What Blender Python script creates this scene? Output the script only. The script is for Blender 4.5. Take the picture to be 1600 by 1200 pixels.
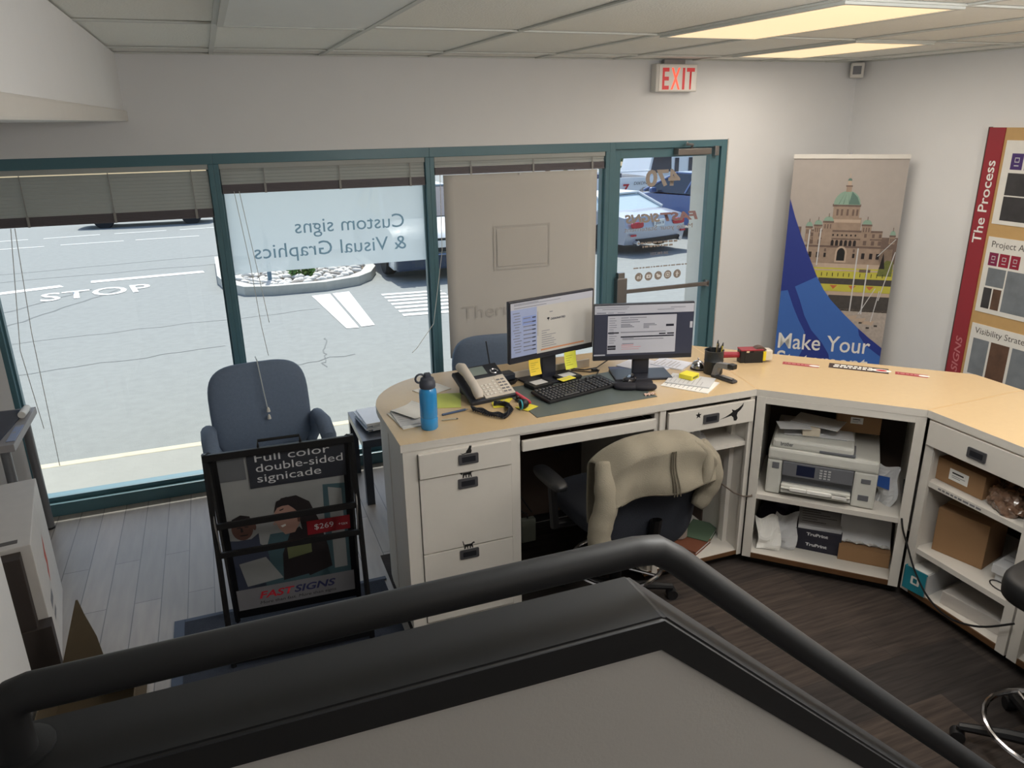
import bpy, bmesh, math, random
from mathutils import Vector, Matrix, Euler
S = bpy.context.scene
for o in list(bpy.data.objects): bpy.data.objects.remove(o)
COL = S.collection
PI = math.pi
R = math.radians
random.seed(7)

# ------------------------------------------------------------------ camera
cd = bpy.data.cameras.new('camera'); cam = bpy.data.objects.new('camera', cd); COL.objects.link(cam)
YAW, PITCH, ROLL, FPX = .362693, .336094, -.014708, 1192.38
f = Vector((math.sin(YAW)*math.cos(PITCH), math.cos(YAW)*math.cos(PITCH), -math.sin(PITCH)))
r = Vector((math.cos(YAW), -math.sin(YAW), 0)); u = r.cross(f)
r2 = math.cos(ROLL)*r + math.sin(ROLL)*u; u2 = -math.sin(ROLL)*r + math.cos(ROLL)*u
mw = Matrix((r2, u2, -f)).transposed().to_4x4(); mw.translation = (0, -5.07, 2.353)
cam.matrix_world = mw
cd.sensor_fit = 'HORIZONTAL'; cd.sensor_width = 36; cd.lens = 36*FPX/1600
cd.clip_start = .05; cd.clip_end = 300
S.camera = cam

# ------------------------------------------------------------------ exposure, sky, sun, lamps
S.view_settings.view_transform = 'Standard'; S.view_settings.look = 'None'
S.view_settings.gamma = 1; S.view_settings.use_curve_mapping = False
S.view_settings.exposure = 0.0
w = bpy.data.worlds.new('sky'); S.world = w; w.use_nodes = True
nt = w.node_tree; nt.nodes.clear()
sky = nt.nodes.new('ShaderNodeTexSky'); sky.sky_type = 'NISHITA'; sky.sun_disc = False
sky.sun_elevation = R(52); sky.sun_rotation = R(8); sky.air_density = 1.0; sky.dust_density = 1.5
bg = nt.nodes.new('ShaderNodeBackground'); bg.inputs['Strength'].default_value = .22
out = nt.nodes.new('ShaderNodeOutputWorld')
nt.links.new(sky.outputs[0], bg.inputs[0]); nt.links.new(bg.outputs[0], out.inputs[0])
sl = bpy.data.lights.new('sun', 'SUN'); sl.energy = 5.2; sl.angle = R(.6); sl.color = (1, .96, .9)
sun = bpy.data.objects.new('sun', sl); COL.objects.link(sun)
sun.rotation_euler = Vector((-.14, -1, -1.28)).to_track_quat('-Z', 'Y').to_euler()
sun.location = (1, 20, 26)

def lamp(name, loc, sx, sy, watts, col=(1, .93, .84)):
    l = bpy.data.lights.new(name, 'AREA'); l.shape = 'RECTANGLE'; l.size = sx; l.size_y = sy
    l.energy = watts; l.color = col
    o = bpy.data.objects.new(name, l); COL.objects.link(o); o.location = loc
    return o
# fluorescent troffers that are switched on: two in view, the others on the same grid behind the camera
LIT = [(2.415, -2.15), (3.635, -1.0), (3.635, -3.4), (2.415, -4.6), (3.635, -5.8), (1.2, -6.4)]
for lx, ly in LIT:
    lamp('fluorescent_lamp', (lx, ly, 2.69), .54, 1.05, 12 if ly > -4 else 7)
# added fill lights, out of view, to brighten the front wall and ceiling
for gx_, gy_ in ((1.7, -3.8), (3.5, -3.9)):
    pl = bpy.data.lights.new('added_fill_lamp', 'POINT'); pl.specular_factor = 0; pl.energy = 46 if gx_ < 2 else 30; pl.color = (1, .98, .95); pl.shadow_soft_size = .25
    po_ = bpy.data.objects.new('added_fill_lamp', pl); COL.objects.link(po_); po_.location = (gx_, gy_, 2.45)

# ------------------------------------------------------------------ materials (all procedural)
def lin(c):
    c = c/255.0
    return c/12.92 if c <= .04045 else ((c+.055)/1.055)**2.4
MATS = {}
def mat(name, rgb, rough=.55, metal=0.0, noise=.06, scale=18, bump=0.0, bscale=None, emit=0.0, spec=.5, coat=0.0, alpha=1.0, stretch=None):
    if name in MATS: return MATS[name]
    m = bpy.data.materials.new(name); m.use_nodes = True
    n = m.node_tree.nodes; L = m.node_tree.links; b = n['Principled BSDF']
    c = [lin(x) for x in rgb]
    tc = n.new('ShaderNodeTexCoord'); mp = n.new('ShaderNodeMapping')
    if stretch: mp.inputs['Scale'].default_value = stretch
    L.new(tc.outputs['Object'], mp.inputs[0])
    tx = n.new('ShaderNodeTexNoise'); tx.inputs['Scale'].default_value = scale; tx.inputs['Detail'].default_value = 4
    L.new(mp.outputs[0], tx.inputs['Vector'])
    mx = n.new('ShaderNodeMix'); mx.data_type = 'RGBA'
    mx.inputs[6].default_value = (*[x*(1-noise) for x in c], 1); mx.inputs[7].default_value = (*[min(1, x*(1+noise)) for x in c], 1)
    L.new(tx.outputs[0], mx.inputs[0]); L.new(mx.outputs[2], b.inputs['Base Color'])
    b.inputs['Roughness'].default_value = rough; b.inputs['Metallic'].default_value = metal
    b.inputs['Specular IOR Level'].default_value = spec; b.inputs['Coat Weight'].default_value = coat
    b.inputs['Alpha'].default_value = alpha
    if bump:
        t2 = n.new('ShaderNodeTexNoise'); t2.inputs['Scale'].default_value = bscale or scale*4; t2.inputs['Detail'].default_value = 5
        L.new(mp.outputs[0], t2.inputs['Vector'])
        bp = n.new('ShaderNodeBump'); bp.inputs['Strength'].default_value = bump; bp.inputs['Distance'].default_value = .01
        L.new(t2.outputs[0], bp.inputs['Height']); L.new(bp.outputs[0], b.inputs['Normal'])
    if emit:
        L.new(mx.outputs[2], b.inputs['Emission Color']); b.inputs['Emission Strength'].default_value = emit
    MATS[name] = m
    return m

def nodes(name):
    m = bpy.data.materials.new(name); m.use_nodes = True
    MATS[name] = m
    return m, m.node_tree.nodes, m.node_tree.links

def plank_mat(name, cols, brick_w, row_h, rot, mortar, rough, gap=.004, streak=(1, 1, 1), amt=.25, offset=.37):
    m, n, L = nodes(name); b = n['Principled BSDF']; b.inputs['Roughness'].default_value = rough
    tc = n.new('ShaderNodeTexCoord'); mp = n.new('ShaderNodeMapping'); mp.inputs['Rotation'].default_value = (0, 0, rot)
    L.new(tc.outputs['Object'], mp.inputs[0])
    br = n.new('ShaderNodeTexBrick'); br.offset = offset
    for k, v in (('Scale', 1), ('Mortar Size', gap), ('Brick Width', brick_w), ('Row Height', row_h), ('Bias', 0), ('Mortar Smooth', .1)):
        br.inputs[k].default_value = v
    br.inputs['Color1'].default_value = (*[lin(x) for x in cols[0]], 1); br.inputs['Color2'].default_value = (*[lin(x) for x in cols[1]], 1)
    br.inputs['Mortar'].default_value = (*[lin(x) for x in mortar], 1)
    L.new(mp.outputs[0], br.inputs['Vector'])
    m2 = n.new('ShaderNodeMapping'); m2.inputs['Scale'].default_value = streak; L.new(mp.outputs[0], m2.inputs[0])
    tx = n.new('ShaderNodeTexNoise'); tx.inputs['Scale'].default_value = 3; tx.inputs['Detail'].default_value = 8; L.new(m2.outputs[0], tx.inputs['Vector'])
    rp = n.new('ShaderNodeMapRange'); rp.inputs[1].default_value = .3; rp.inputs[2].default_value = .7; rp.inputs[3].default_value = 1-amt; rp.inputs[4].default_value = 1+amt
    L.new(tx.outputs[0], rp.inputs[0])
    mx = n.new('ShaderNodeVectorMath'); mx.operation = 'SCALE'; L.new(br.outputs[0], mx.inputs[0]); L.new(rp.outputs[0], mx.inputs['Scale'])
    L.new(mx.outputs[0], b.inputs['Base Color'])
    bp = n.new('ShaderNodeBump'); bp.inputs['Strength'].default_value = .3; bp.inputs['Distance'].default_value = .003
    L.new(tx.outputs[0], bp.inputs['Height']); L.new(bp.outputs[0], b.inputs['Normal'])
    return m

def glass_mat(name, tint=(.93, .98, .97), refl=.08):
    m, n, L = nodes(name); n.remove(n['Principled BSDF'])
    t = n.new('ShaderNodeBsdfTransparent'); t.inputs[0].default_value = (*tint, 1)
    g = n.new('ShaderNodeBsdfGlossy'); g.inputs['Roughness'].default_value = .02
    fr_ = n.new('ShaderNodeFresnel'); fr_.inputs[0].default_value = 1.45
    mx = n.new('ShaderNodeMixShader'); L.new(fr_.outputs[0], mx.inputs[0]); L.new(t.outputs[0], mx.inputs[1]); L.new(g.outputs[0], mx.inputs[2])
    L.new(mx.outputs[0], n['Material Output'].inputs[0])
    return m

def sheer_mat(name, rgb, transl, clear=0.0):
    """paper / film: diffuse + translucent (+ a little see-through)"""
    m, n, L = nodes(name); n.remove(n['Principled BSDF'])
    c = (*[lin(x) for x in rgb], 1)
    tc = n.new('ShaderNodeTexCoord'); tx = n.new('ShaderNodeTexNoise'); tx.inputs['Scale'].default_value = 3; L.new(tc.outputs['Object'], tx.inputs['Vector'])
    hs = n.new('ShaderNodeMix'); hs.data_type = 'RGBA'; hs.inputs[6].default_value = c; hs.inputs[7].default_value = (*[x*.95 for x in c[:3]], 1); L.new(tx.outputs[0], hs.inputs[0])
    d = n.new('ShaderNodeBsdfDiffuse'); L.new(hs.outputs[2], d.inputs[0])
    t = n.new('ShaderNodeBsdfTranslucent'); L.new(hs.outputs[2], t.inputs[0])
    mx = n.new('ShaderNodeMixShader'); mx.inputs[0].default_value = transl; L.new(d.outputs[0], mx.inputs[1]); L.new(t.outputs[0], mx.inputs[2])
    last = mx
    if clear:
        tr = n.new('ShaderNodeBsdfTransparent'); m2 = n.new('ShaderNodeMixShader'); m2.inputs[0].default_value = clear
        L.new(mx.outputs[0], m2.inputs[1]); L.new(tr.outputs[0], m2.inputs[2]); last = m2
    L.new(last.outputs[0], n['Material Output'].inputs[0])
    return m

WALL = mat('wall_paint', (226, 226, 226), .8, noise=.02, scale=6, bump=.05, bscale=160)
WHITE = mat('white_laminate', (214, 210, 203), .45, noise=.03)
TAN = mat('tan_laminate', (208, 182, 142), .27, noise=.03, scale=30)
BROWN = mat('brown_edge', (96, 66, 40), .6, noise=.2)
DKBROWN = mat('dark_brown_panel', (70, 56, 48), .7, noise=.15)
BLACK = mat('black_plastic', (24, 25, 28), .45, noise=.1)
BLACKM = mat('black_metal', (20, 20, 22), .4, metal=.3, noise=.1)
CHROME = mat('chrome', (200, 200, 205), .15, metal=1, noise=.02)
STEEL = mat('brushed_metal', (150, 148, 148), .35, metal=.9, noise=.05)
TEAL = mat('teal_aluminium', (78, 114, 124), .35, metal=.0, noise=.05, spec=.6)
RAILG = mat('charcoal_paint', (46, 48, 52), .5, noise=.05, scale=10)
KICK = mat('black_kick', (16, 15, 15), .7, noise=.1)
FABRIC = mat('black_fabric', (34, 38, 48), .9, noise=.15, scale=60, bump=.2, bscale=300)
NAVYF = mat('slate_fabric', (106, 121, 143), .85, noise=.12, scale=60, bump=.2, bscale=300)
PAPER = mat('white_paper', (235, 234, 230), .8, noise=.02)
PAPER2 = mat('grey_paper', (205, 206, 208), .8, noise=.03)
CARD = mat('cardboard', (150, 116, 82), .85, noise=.08, scale=10)
CARDD = mat('dark_cardboard', (86, 74, 56), .85, noise=.1)
YELL = mat('yellow_sticky', (238, 226, 70), .8, noise=.03)
YELD = mat('amber_sticky', (240, 210, 70), .8, noise=.03)
NAVY = mat('navy_ink', (30, 34, 84), .6)
RED = mat('red_ink', (190, 30, 44), .6)
INK = mat('black_ink', (20, 20, 22), .6)
GREYI = mat('grey_ink', (120, 120, 124), .6)
GLASS = glass_mat('window_glass')

# ------------------------------------------------------------------ mesh helpers
def fr(o, u, v):
    u = Vector(u).normalized(); v = Vector(v).normalized(); n = u.cross(v)
    m = Matrix((u, v, n)).transposed().to_4x4(); m.translation = o
    return m
def spow(x, e): return math.copysign(abs(x)**e, x)

def smooth_path(P, k=6):
    P = [Vector(p) for p in P]; Q = []
    for i in range(len(P)-1):
        a, b_, c, d_ = P[max(0, i-1)], P[i], P[i+1], P[min(len(P)-1, i+2)]
        for j in range(k):
            t_ = j/k; Q.append(.5*((2*b_)+(c-a)*t_+(2*a-5*b_+4*c-d_)*t_*t_+(3*b_-a-3*c+d_)*t_**3))
    return Q+[P[-1]]
class M:
    def jitter(s, amp, fq):
        for v in s.bm.verts:
            x, y, z = v.co*fq
            n = math.sin(x*1.7+y*2.3)*math.sin(y*1.9-z*2.9)+.6*math.sin(x*4.1+z*3.7+y)
            v.co += Vector((math.sin(y*3+z*2), math.sin(z*3+x*2), n))*amp
        return s
    def __init__(s, m=None): s.bm = bmesh.new(); s.mats = []; s.k = 0; s.use(m) if m else None
    def use(s, m):
        if m not in s.mats: s.mats.append(m)
        s.k = s.mats.index(m); return s
    def face(s, vs):
        try: fc = s.bm.faces.new(vs)
        except ValueError: return None
        fc.material_index = s.k; return fc
    def box(s, x0, x1, y0, y1, z0, z1, bv=0, T=None, seg=2):
        P = [(x0,y0,z0),(x1,y0,z0),(x1,y1,z0),(x0,y1,z0),(x0,y0,z1),(x1,y0,z1),(x1,y1,z1),(x0,y1,z1)]
        v = [s.bm.verts.new(T @ Vector(p) if T else p) for p in P]
        fs = [s.face([v[i] for i in q]) for q in ((3,2,1,0),(4,5,6,7),(0,1,5,4),(1,2,6,5),(2,3,7,6),(3,0,4,7))]
        if bv:
            es = list({e for q in fs for e in q.edges})
            rs = bmesh.ops.bevel(s.bm, geom=es, offset=bv, segments=seg, profile=.6, affect='EDGES', clamp_overlap=True)
            for q in rs['faces']: q.material_index = s.k
        return s
    def ring(s, pts): return [s.bm.verts.new(p) for p in pts]
    def bridge(s, a, b):
        n = len(a)
        for i in range(n): s.face([a[i], a[(i+1) % n], b[(i+1) % n], b[i]])
    def tube(s, pts, r, n=10, cap=True, closed=False):
        pts = [Vector(p) for p in pts]; k = len(pts); rr = r if isinstance(r, (list, tuple)) else [r]*k
        rings = []; ref = None
        for i, p in enumerate(pts):
            if closed: t = pts[(i+1) % k]-pts[i-1]
            else: t = pts[min(i+1, k-1)]-pts[max(i-1, 0)]
            t.normalize()
            if ref is None:
                ref = Vector((0, 0, 1)) if abs(t.z) < .9 else Vector((1, 0, 0))
            a = (ref-t*ref.dot(t)).normalized(); ref = a; b = t.cross(a)
            sc = 1.0
            if not closed and 0 < i < k-1:
                d = (pts[i]-pts[i-1]).normalized().dot((pts[i+1]-pts[i]).normalized())
                sc = min(1.6, 1/max(.5, math.sqrt(max(.01, (1+d)/2))))
                sc = 1.0 if sc < 1.02 else sc**.5
            rings.append(s.ring([p+(a*math.cos(2*PI*j/n)+b*math.sin(2*PI*j/n))*rr[i]*sc for j in range(n)]))
        for i in range(k-1): s.bridge(rings[i], rings[i+1])
        if closed: s.bridge(rings[-1], rings[0])
        elif cap: s.face(rings[0][::-1]); s.face(rings[-1])
        return s
    def cyl(s, p0, p1, r, r1=None, n=16): return s.tube([p0, p1], [r, r if r1 is None else r1], n)
    def lathe(s, prof, c=(0, 0, 0), n=24, T=None):
        rings = []
        for rad, z in prof:
            P = [Vector((c[0]+rad*math.cos(2*PI*j/n), c[1]+rad*math.sin(2*PI*j/n), c[2]+z)) for j in range(n)]
            rings.append(s.ring([T @ p if T else p for p in P]))
        for a, b in zip(rings, rings[1:]): s.bridge(a, b)
        s.face(rings[0][::-1]); s.face(rings[-1]); return s
    def prism(s, pts, T, th, side=None):
        """2-D outline in frame T, extruded th along its normal"""
        a = s.ring([T @ Vector((x, y, 0)) for x, y in pts]); b = s.ring([T @ Vector((x, y, th)) for x, y in pts])
        s.face(a[::-1]); s.face(b); k = s.k
        if side: s.use(side)
        s.bridge(a, b); s.k = k; return s
    def poly(s, T, pts, m=None, lay=1):
        if m: s.use(m)
        s.face(s.ring([T @ Vector((x, y, lay*.0006)) for x, y in pts])); return s
    def rect(s, T, x0, x1, y0, y1, m=None, lay=1): return s.poly(T, [(x0,y0),(x1,y0),(x1,y1),(x0,y1)], m, lay)
    def disc(s, T, cx, cy, rx, ry, m=None, lay=1, n=20, a0=0, a1=2*PI):
        full = abs(a1-a0-2*PI) < 1e-6; k = n if full else n+1
        return s.poly(T, [(cx+rx*math.cos(a0+(a1-a0)*j/n), cy+ry*math.sin(a0+(a1-a0)*j/n)) for j in range(k)], m, lay)
    def cushion(s, c, dim, e1=.5, e2=.45, T=None, nu=36, nv=14):
        rings = []
        for i in range(1, nv):
            ph = -PI/2+PI*i/nv
            P = []
            for j in range(nu):
                th = 2*PI*j/nu
                p = Vector((c[0]+dim[0]/2*spow(math.cos(ph), e1)*spow(math.cos(th), e2), c[1]+dim[1]/2*spow(math.cos(ph), e1)*spow(math.sin(th), e2), c[2]+dim[2]/2*spow(math.sin(ph), e1)))
                P.append(T @ p if T else p)
            rings.append(s.ring(P))
        for a, b in zip(rings, rings[1:]): s.bridge(a, b)
        s.face(rings[0][::-1]); s.face(rings[-1]); return s
    def grid(s, fn, nu, nv, closed_u=False):
        V = [[s.bm.verts.new(fn(i/nu, j/nv)) for j in range(nv+1)] for i in range(nu + (0 if closed_u else 1))]
        for i in range(nu):
            for j in range(nv):
                a, b = V[i], V[(i+1) % len(V)]
                s.face([a[j], b[j], b[j+1], a[j+1]])
        return s
    def build(s, name, parent=None, loc=None, smooth=False, ang=40):
        off = Vector((0, 0, 0)); p = parent
        while p is not None: off += p.location; p = p.parent
        if loc is not None: off = off+Vector(loc)
        bmesh.ops.recalc_face_normals(s.bm, faces=s.bm.faces) if not getattr(s, 'flat', False) else None
        for v in s.bm.verts: v.co -= off
        me = bpy.data.meshes.new(name); s.bm.to_mesh(me); s.bm.free()
        for m in s.mats: me.materials.append(m)
        if smooth:
            me.shade_smooth()
            try: me.set_sharp_from_angle(angle=R(ang))
            except Exception: pass
        o = bpy.data.objects.new(name, me); COL.objects.link(o)
        if loc is not None: o.location = loc
        if parent: o.parent = parent
        return o

def flatM(m=None):
    x = M(m); x.flat = True; return x
def tag(o, label, cat, group=None, kind=None):
    o['label'] = label; o['category'] = cat
    if group: o['group'] = group
    if kind: o['kind'] = kind
    return o
def thing(name, label, cat, loc=(0, 0, 0), group=None):
    o = bpy.data.objects.new(name, None); COL.objects.link(o); o.location = loc; o.empty_display_size = .05
    return tag(o, label, cat, group)
def place(o, loc, rz=0): o.location = loc; o.rotation_euler = (0, 0, rz); return o
def struct(o): o['kind'] = 'structure'; return o
def copy_tree(o, parent=None):
    c = o.copy(); COL.objects.link(c); c.parent = parent
    for ch in list(o.children): copy_tree(ch, c)
    return c
def text(name, s_, size, m, parent, T, width=None, align='LEFT', bold=0, shear=0, lay=1, space=1, ext=0):
    cu = bpy.data.curves.new('t', 'FONT'); cu.body = s_; cu.size = size; cu.align_x = align; cu.offset = bold; cu.shear = shear
    cu.space_line = space; cu.extrude = ext; cu.resolution_u = 3
    ob = bpy.data.objects.new('t', cu); COL.objects.link(ob)
    me = bpy.data.meshes.new_from_object(ob); bpy.data.objects.remove(ob); bpy.data.curves.remove(cu)
    me.name = name
    if width:
        xs = [v.co.x for v in me.vertices]; a, b = min(xs), max(xs); k = width/(b-a)
        for v in me.vertices:
            v.co.x = (v.co.x-a)*k if align == 'LEFT' else (v.co.x-(a+b)/2)*k
    off = Vector((0, 0, 0)); p = parent
    while p is not None: off += p.location; p = p.parent
    for v in me.vertices: v.co = T @ (v.co+Vector((0, 0, lay*.0006)))-off
    me.materials.clear(); me.materials.append(m)
    o = bpy.data.objects.new(name, me); COL.objects.link(o)
    if parent: o.parent = parent
    return o
def arc(cx, cy, r_, a0, a1, n=10): return [(cx+r_*math.cos(a0+(a1-a0)*i/n), cy+r_*math.sin(a0+(a1-a0)*i/n)) for i in range(n+1)]
def rrect(x0, x1, y0, y1, r_, n=5):
    return arc(x1-r_, y0+r_, r_, -PI/2, 0, n)+arc(x1-r_, y1-r_, r_, 0, PI/2, n)+arc(x0+r_, y1-r_, r_, PI/2, PI, n)+arc(x0+r_, y0+r_, r_, PI, 1.5*PI, n)
X, Y, Z3 = (1, 0, 0), (0, 1, 0), (0, 0, 1)
def up(o): return fr(o, X, Y)              # lies flat, seen from above, reads from the -y side
def facing_room(o): return fr(o, X, Z3)     # stands, faces -y
# ================================================================== ROOM SHELL
vinyl = plank_mat('vinyl_planks', ((162, 154, 146), (150, 144, 137)), 1.22, .13, PI/2, (96, 92, 90), .42, gap=.0025, streak=(1.2, 9, 1), amt=.10)
b = M(vinyl); b.box(-2.2, .63, -9.0, 0, -.05, 0); b.box(.63, 4.87, -1.25, 0, -.05, 0); struct(b.build('floor'))
carpet = plank_mat('carpet_planks', ((64, 55, 50), (38, 35, 35)), 1.0, .25, 0, (38, 34, 33), .95, gap=.001, streak=(1.3, 16, 1), amt=.45)
b = M(carpet); b.box(.63, 4.87, -9.0, -1.25, -.05, .002); struct(b.build('floor_carpet'))
# front wall with the shopfront opening x -1.27..3.70, z 0..2.175
b = M(WALL); b.box(-2.2, 4.87, 0, .16, 2.175, 2.76); b.box(3.70, 4.87, 0, .16, 0, 2.175); b.box(-2.2, -1.27, 0, .16, 0, 2.175)
struct(b.build('wall_front'))
b = M(WALL); b.box(4.87, 5.0, -9.0, .16, 0, 2.76); struct(b.build('wall_right'))
b = M(WALL); b.box(-2.33, -2.2, -9.0, .16, 0, 2.76); struct(b.build('wall_left'))
b = M(WALL); b.box(-2.33, 5.0, -9.13, -9.0, 0, 2.76); struct(b.build('wall_back'))
b = M(WALL); b.box(-2.2, -.93, -3.9, -2.0, 0, .86, .006); struct(b.build('wall_left_low'))
b = M(WALL); b.box(-2.2, -.40, -3.6, 0, 2.42, 2.72); b.use(WHITE).box(-2.2, -.385, -3.62, 0, 2.362, 2.42, .008); struct(b.build('trim_1'))
# ceiling: tiles laid in a T-bar grid
tile = mat('ceiling_tile', (243, 243, 236), .9, noise=.05, scale=90, bump=.35, bscale=120)
TBAR = mat('tbar_white', (206, 208, 202), .5, noise=.02)
gx = [-2.2, -1.73, -1.12, -.51, .10, .72, 1.40, 2.125, 2.705, 3.345, 3.925, 4.54, 4.87]
gy = [0, -.36, -1.545, -2.755, -3.965, -5.175, -6.385, -7.595, -9.0]
b = M(tile)
b.box(-2.33, 5.0, -9.13, .16, 2.735, 2.78)
for i in range(len(gx)-1):
    for j in range(len(gy)-1):
        b.box(gx[i]+.008, gx[i+1]-.008, gy[j+1]+.008, gy[j]-.008, 2.727, 2.736, .002, seg=1)
ceil = struct(b.build('ceiling'))
b = M(TBAR)
for x in gx[1:-1]: b.box(x-.012, x+.012, -9.0, 0, 2.718, 2.7255)
for y in gy[1:-1]: b.box(-2.2, 4.87, y-.012, y+.012, 2.7175, 2.725)
b.box(-2.2, 4.87, -.02, 0, 2.717, 2.7245); b.box(4.85, 4.87, -9.0, 0, 2.717, 2.7245)
b.build('ceiling_grid', ceil)
# troffers
DIFF = mat('lit_diffuser', (255, 224, 180), .6, noise=.0, emit=.86)
DIFFO = mat('acrylic_diffuser', (226, 230, 226), .3, noise=.03)
def troffer(x0, x1, y0, y1, lit, label):
    t = thing('ceiling_light', label, 'ceiling light', ((x0+x1)/2, (y0+y1)/2, 2.735), 'recessed ceiling light panels')
    b = M(TBAR); b.box(x0+.006, x0+.03, y0, y1, 2.708, 2.735); b.box(x1-.03, x1-.006, y0, y1, 2.708, 2.735); b.box(x0+.03, x1-.03, y0, y0+.024, 2.708, 2.735); b.box(x0+.03, x1-.03, y1-.024, y1, 2.708, 2.735); b.build('frame', t)
    b = M(DIFF if lit else DIFFO); b.box(x0+.028, x1-.028, y0+.022, y1-.022, 2.711, 2.72); b.build('diffuser', t)
troffer(2.125, 2.705, -2.755, -1.545, True, 'glowing warm ceiling light panel, the larger nearer one')
troffer(3.345, 3.925, -1.545, -.46, True, 'glowing warm ceiling light panel nearest the room corner above the banner')
troffer(.10, .72, -2.755, -1.545, False, 'unlit white ceiling light panel above the left windows')
for k, (lx, ly) in enumerate(LIT[2:]):
    troffer(lx-.29, lx+.29, ly-.55, ly+.55, True, 'lit ceiling light panel overhead behind the camera')

# ------------------------------------------------------------------ shopfront windows and door
FY0, FY1 = 0.0, .11
def window(n, x0, x1, lab):
    t = bpy.data.objects.new('window_%d' % n, None); COL.objects.link(t); t.location = ((x0+x1)/2, .05, 0); t['kind'] = 'structure'
    b = M(TEAL)
    b.box(x0, x1, FY0-.012, FY1, 0, .085, .004); b.box(x0, x1, FY0+.03, FY1, .085, .115, .003)
    b.box(x0, x1, FY0, FY1, 2.113, 2.175, .003)
    b.box(x0, x0+.03, FY0, FY1, .085, 2.113, .003); b.box(x1-.03, x1, FY0, FY1, .085, 2.113, .003)
    b.box(x0+.03, x0+.042, FY0+.035, FY1-.03, .115, 2.113); b.box(x1-.042, x1-.03, FY0+.035, FY1-.03, .115, 2.113)
    b.build('frame', t)
    g = M(GLASS); g.flat = True; g.poly(fr((0, .06, 0), X, Z3), [(x0+.03, .11), (x1-.03, .11), (x1-.03, 2.12), (x0+.03, 2.12)]); g.build('glass', t)
    return t
w1 = window(1, -1.27, .03, ''); w2 = window(2, .03, 1.367, ''); w3 = window(3, 1.367, 2.70, '')
# glass door
d = bpy.data.objects.new('door_1', None); COL.objects.link(d); d.location = (3.2, .05, 0); d['kind'] = 'structure'
b = M(TEAL); b.box(2.70, 2.745, 0, .11, 0, 2.175, .003); b.box(3.65, 3.70, 0, .11, 0, 2.175, .003); b.box(2.745, 3.65, 0, .11, 2.125, 2.175, .003); b.box(2.745, 3.65, 0, .11, 0, .02); b.build('frame', d)
b = M(TEAL); b.box(2.748, 2.80, .02, .07, .02, 2.122, .003); b.box(3.565, 3.647, .02, .07, .02, 2.122, .003); b.box(2.80, 3.565, .02, .07, 2.06, 2.122, .003); b.box(2.80, 3.565, .02, .07, .02, .20, .003); b.build('leaf', d)
g = M(GLASS); g.flat = True; g.poly(fr((0, .045, 0), X, Z3), [(2.80, .20), (3.565, .20), (3.565, 2.06), (2.80, 2.06)]); g.build('glass', d)
b = M(STEEL); b.box(2.775, 2.86, -.035, .02, .97, 1.19, .006); b.box(2.79, 2.845, -.02, .02, .93, 1.23, .004); b.build('pull_handle', d)
b = M(STEEL); b.box(2.86, 3.60, -.03, -.012, 1.068, 1.10, .004); b.box(3.585, 3.605, -.03, .03, 1.06, 1.108, .003); b.build('push_bar', d)
b = M(mat('closer_metal', (128, 122, 118), .4, metal=.6)); b.box(3.24, 3.53, -.05, .02, 2.072, 2.118, .006); c = b.build('door_closer', d)
b = M(STEEL); b.box(3.58, 3.615, -.02, .02, 2.06, 2.13, .003); b.tube([(3.36, -.03, 2.12), (3.36, -.05, 2.145), (3.28, -.09, 2.15), (3.33, -.02, 2.16)], .008, 8); b.build('closer_arm', c)
b = M(mat('worn_edge', (196, 190, 182), .7, noise=.3, scale=40)); b.box(3.70, 3.708, -.004, .0, 0, 2.18); b.build('jamb_caulk', d)
# vinyl lettering on the door glass (reads from outside, so mirrored from in here)
DL = (150, 140, 132)
DG = mat('door_vinyl', DL, .7); DR = mat('door_vinyl_wine', (142, 112, 112), .7)
DF = lambda x, z: fr((x, .040, z), (-1, 0, 0), Z3)
def door_text(s_, x, z, w_, size, m=DG, **k):
    return text('lettering', s_, size, m, d, fr((x, .040, z), (-1, 0, 0), Z3), width=w_, lay=-1, **k)
door_text('470', 3.325, 1.855, .30, .16, bold=.006)
door_text('FAST', 3.505, 1.59, .345, .085, bold=.004, shear=.25, m=DR); door_text('SIGNS', 3.165, 1.59, .305, .085, bold=.004, shear=.25)
door_text('Make your Statement', 3.46, 1.525, .60, .05)
door_text('250.590.2221', 3.255, 1.335, .16, .03)
b = flatM(); T = fr((0, .040, 0), (-1, 0, 0), Z3)
WH = mat('icon_white', (236, 236, 236), .6)
for k in range(5):
    cx = -3.345+k*.086; cz = 1.172
    b.disc(T, cx, cz, .034, .034, DG, -1)
    if k == 0: b.rect(T, cx-.004, cx+.006, cz-.022, cz+.018, WH, -2); b.rect(T, cx-.014, cx+.014, cz-.002, cz+.005, WH, -2)
    if k == 1: b.poly(T, rrect(cx-.019, cx+.019, cz-.019, cz+.019, .008), WH, -2); b.poly(T, rrect(cx-.014, cx+.014, cz-.014, cz+.014, .006), DG, -3); b.disc(T, cx, cz, .008, .008, WH, -4)
    if k == 2: b.disc(T, cx-.004, cz-.004, .017, .011, WH, -2); b.disc(T, cx+.009, cz+.008, .009, .008, WH, -2)
    if k == 3: b.poly(T, rrect(cx-.02, cx+.02, cz-.014, cz+.014, .007), WH, -2); b.poly(T, [(cx-.005, cz-.007), (cx+.008, cz), (cx-.005, cz+.007)], DG, -3)
    if k == 4: b.rect(T, cx-.017, cx-.009, cz-.015, cz+.006, WH, -2); b.rect(T, cx-.017, cx-.009, cz+.01, cz+.017, WH, -2); b.rect(T, cx-.004, cx+.003, cz-.015, cz+.006, WH, -2); b.rect(T, cx+.008, cx+.016, cz-.015, cz+.002, WH, -2); b.rect(T, cx-.004, cx+.014, cz+.001, cz+.008, WH, -2)
rnd = random.Random(5)
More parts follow.
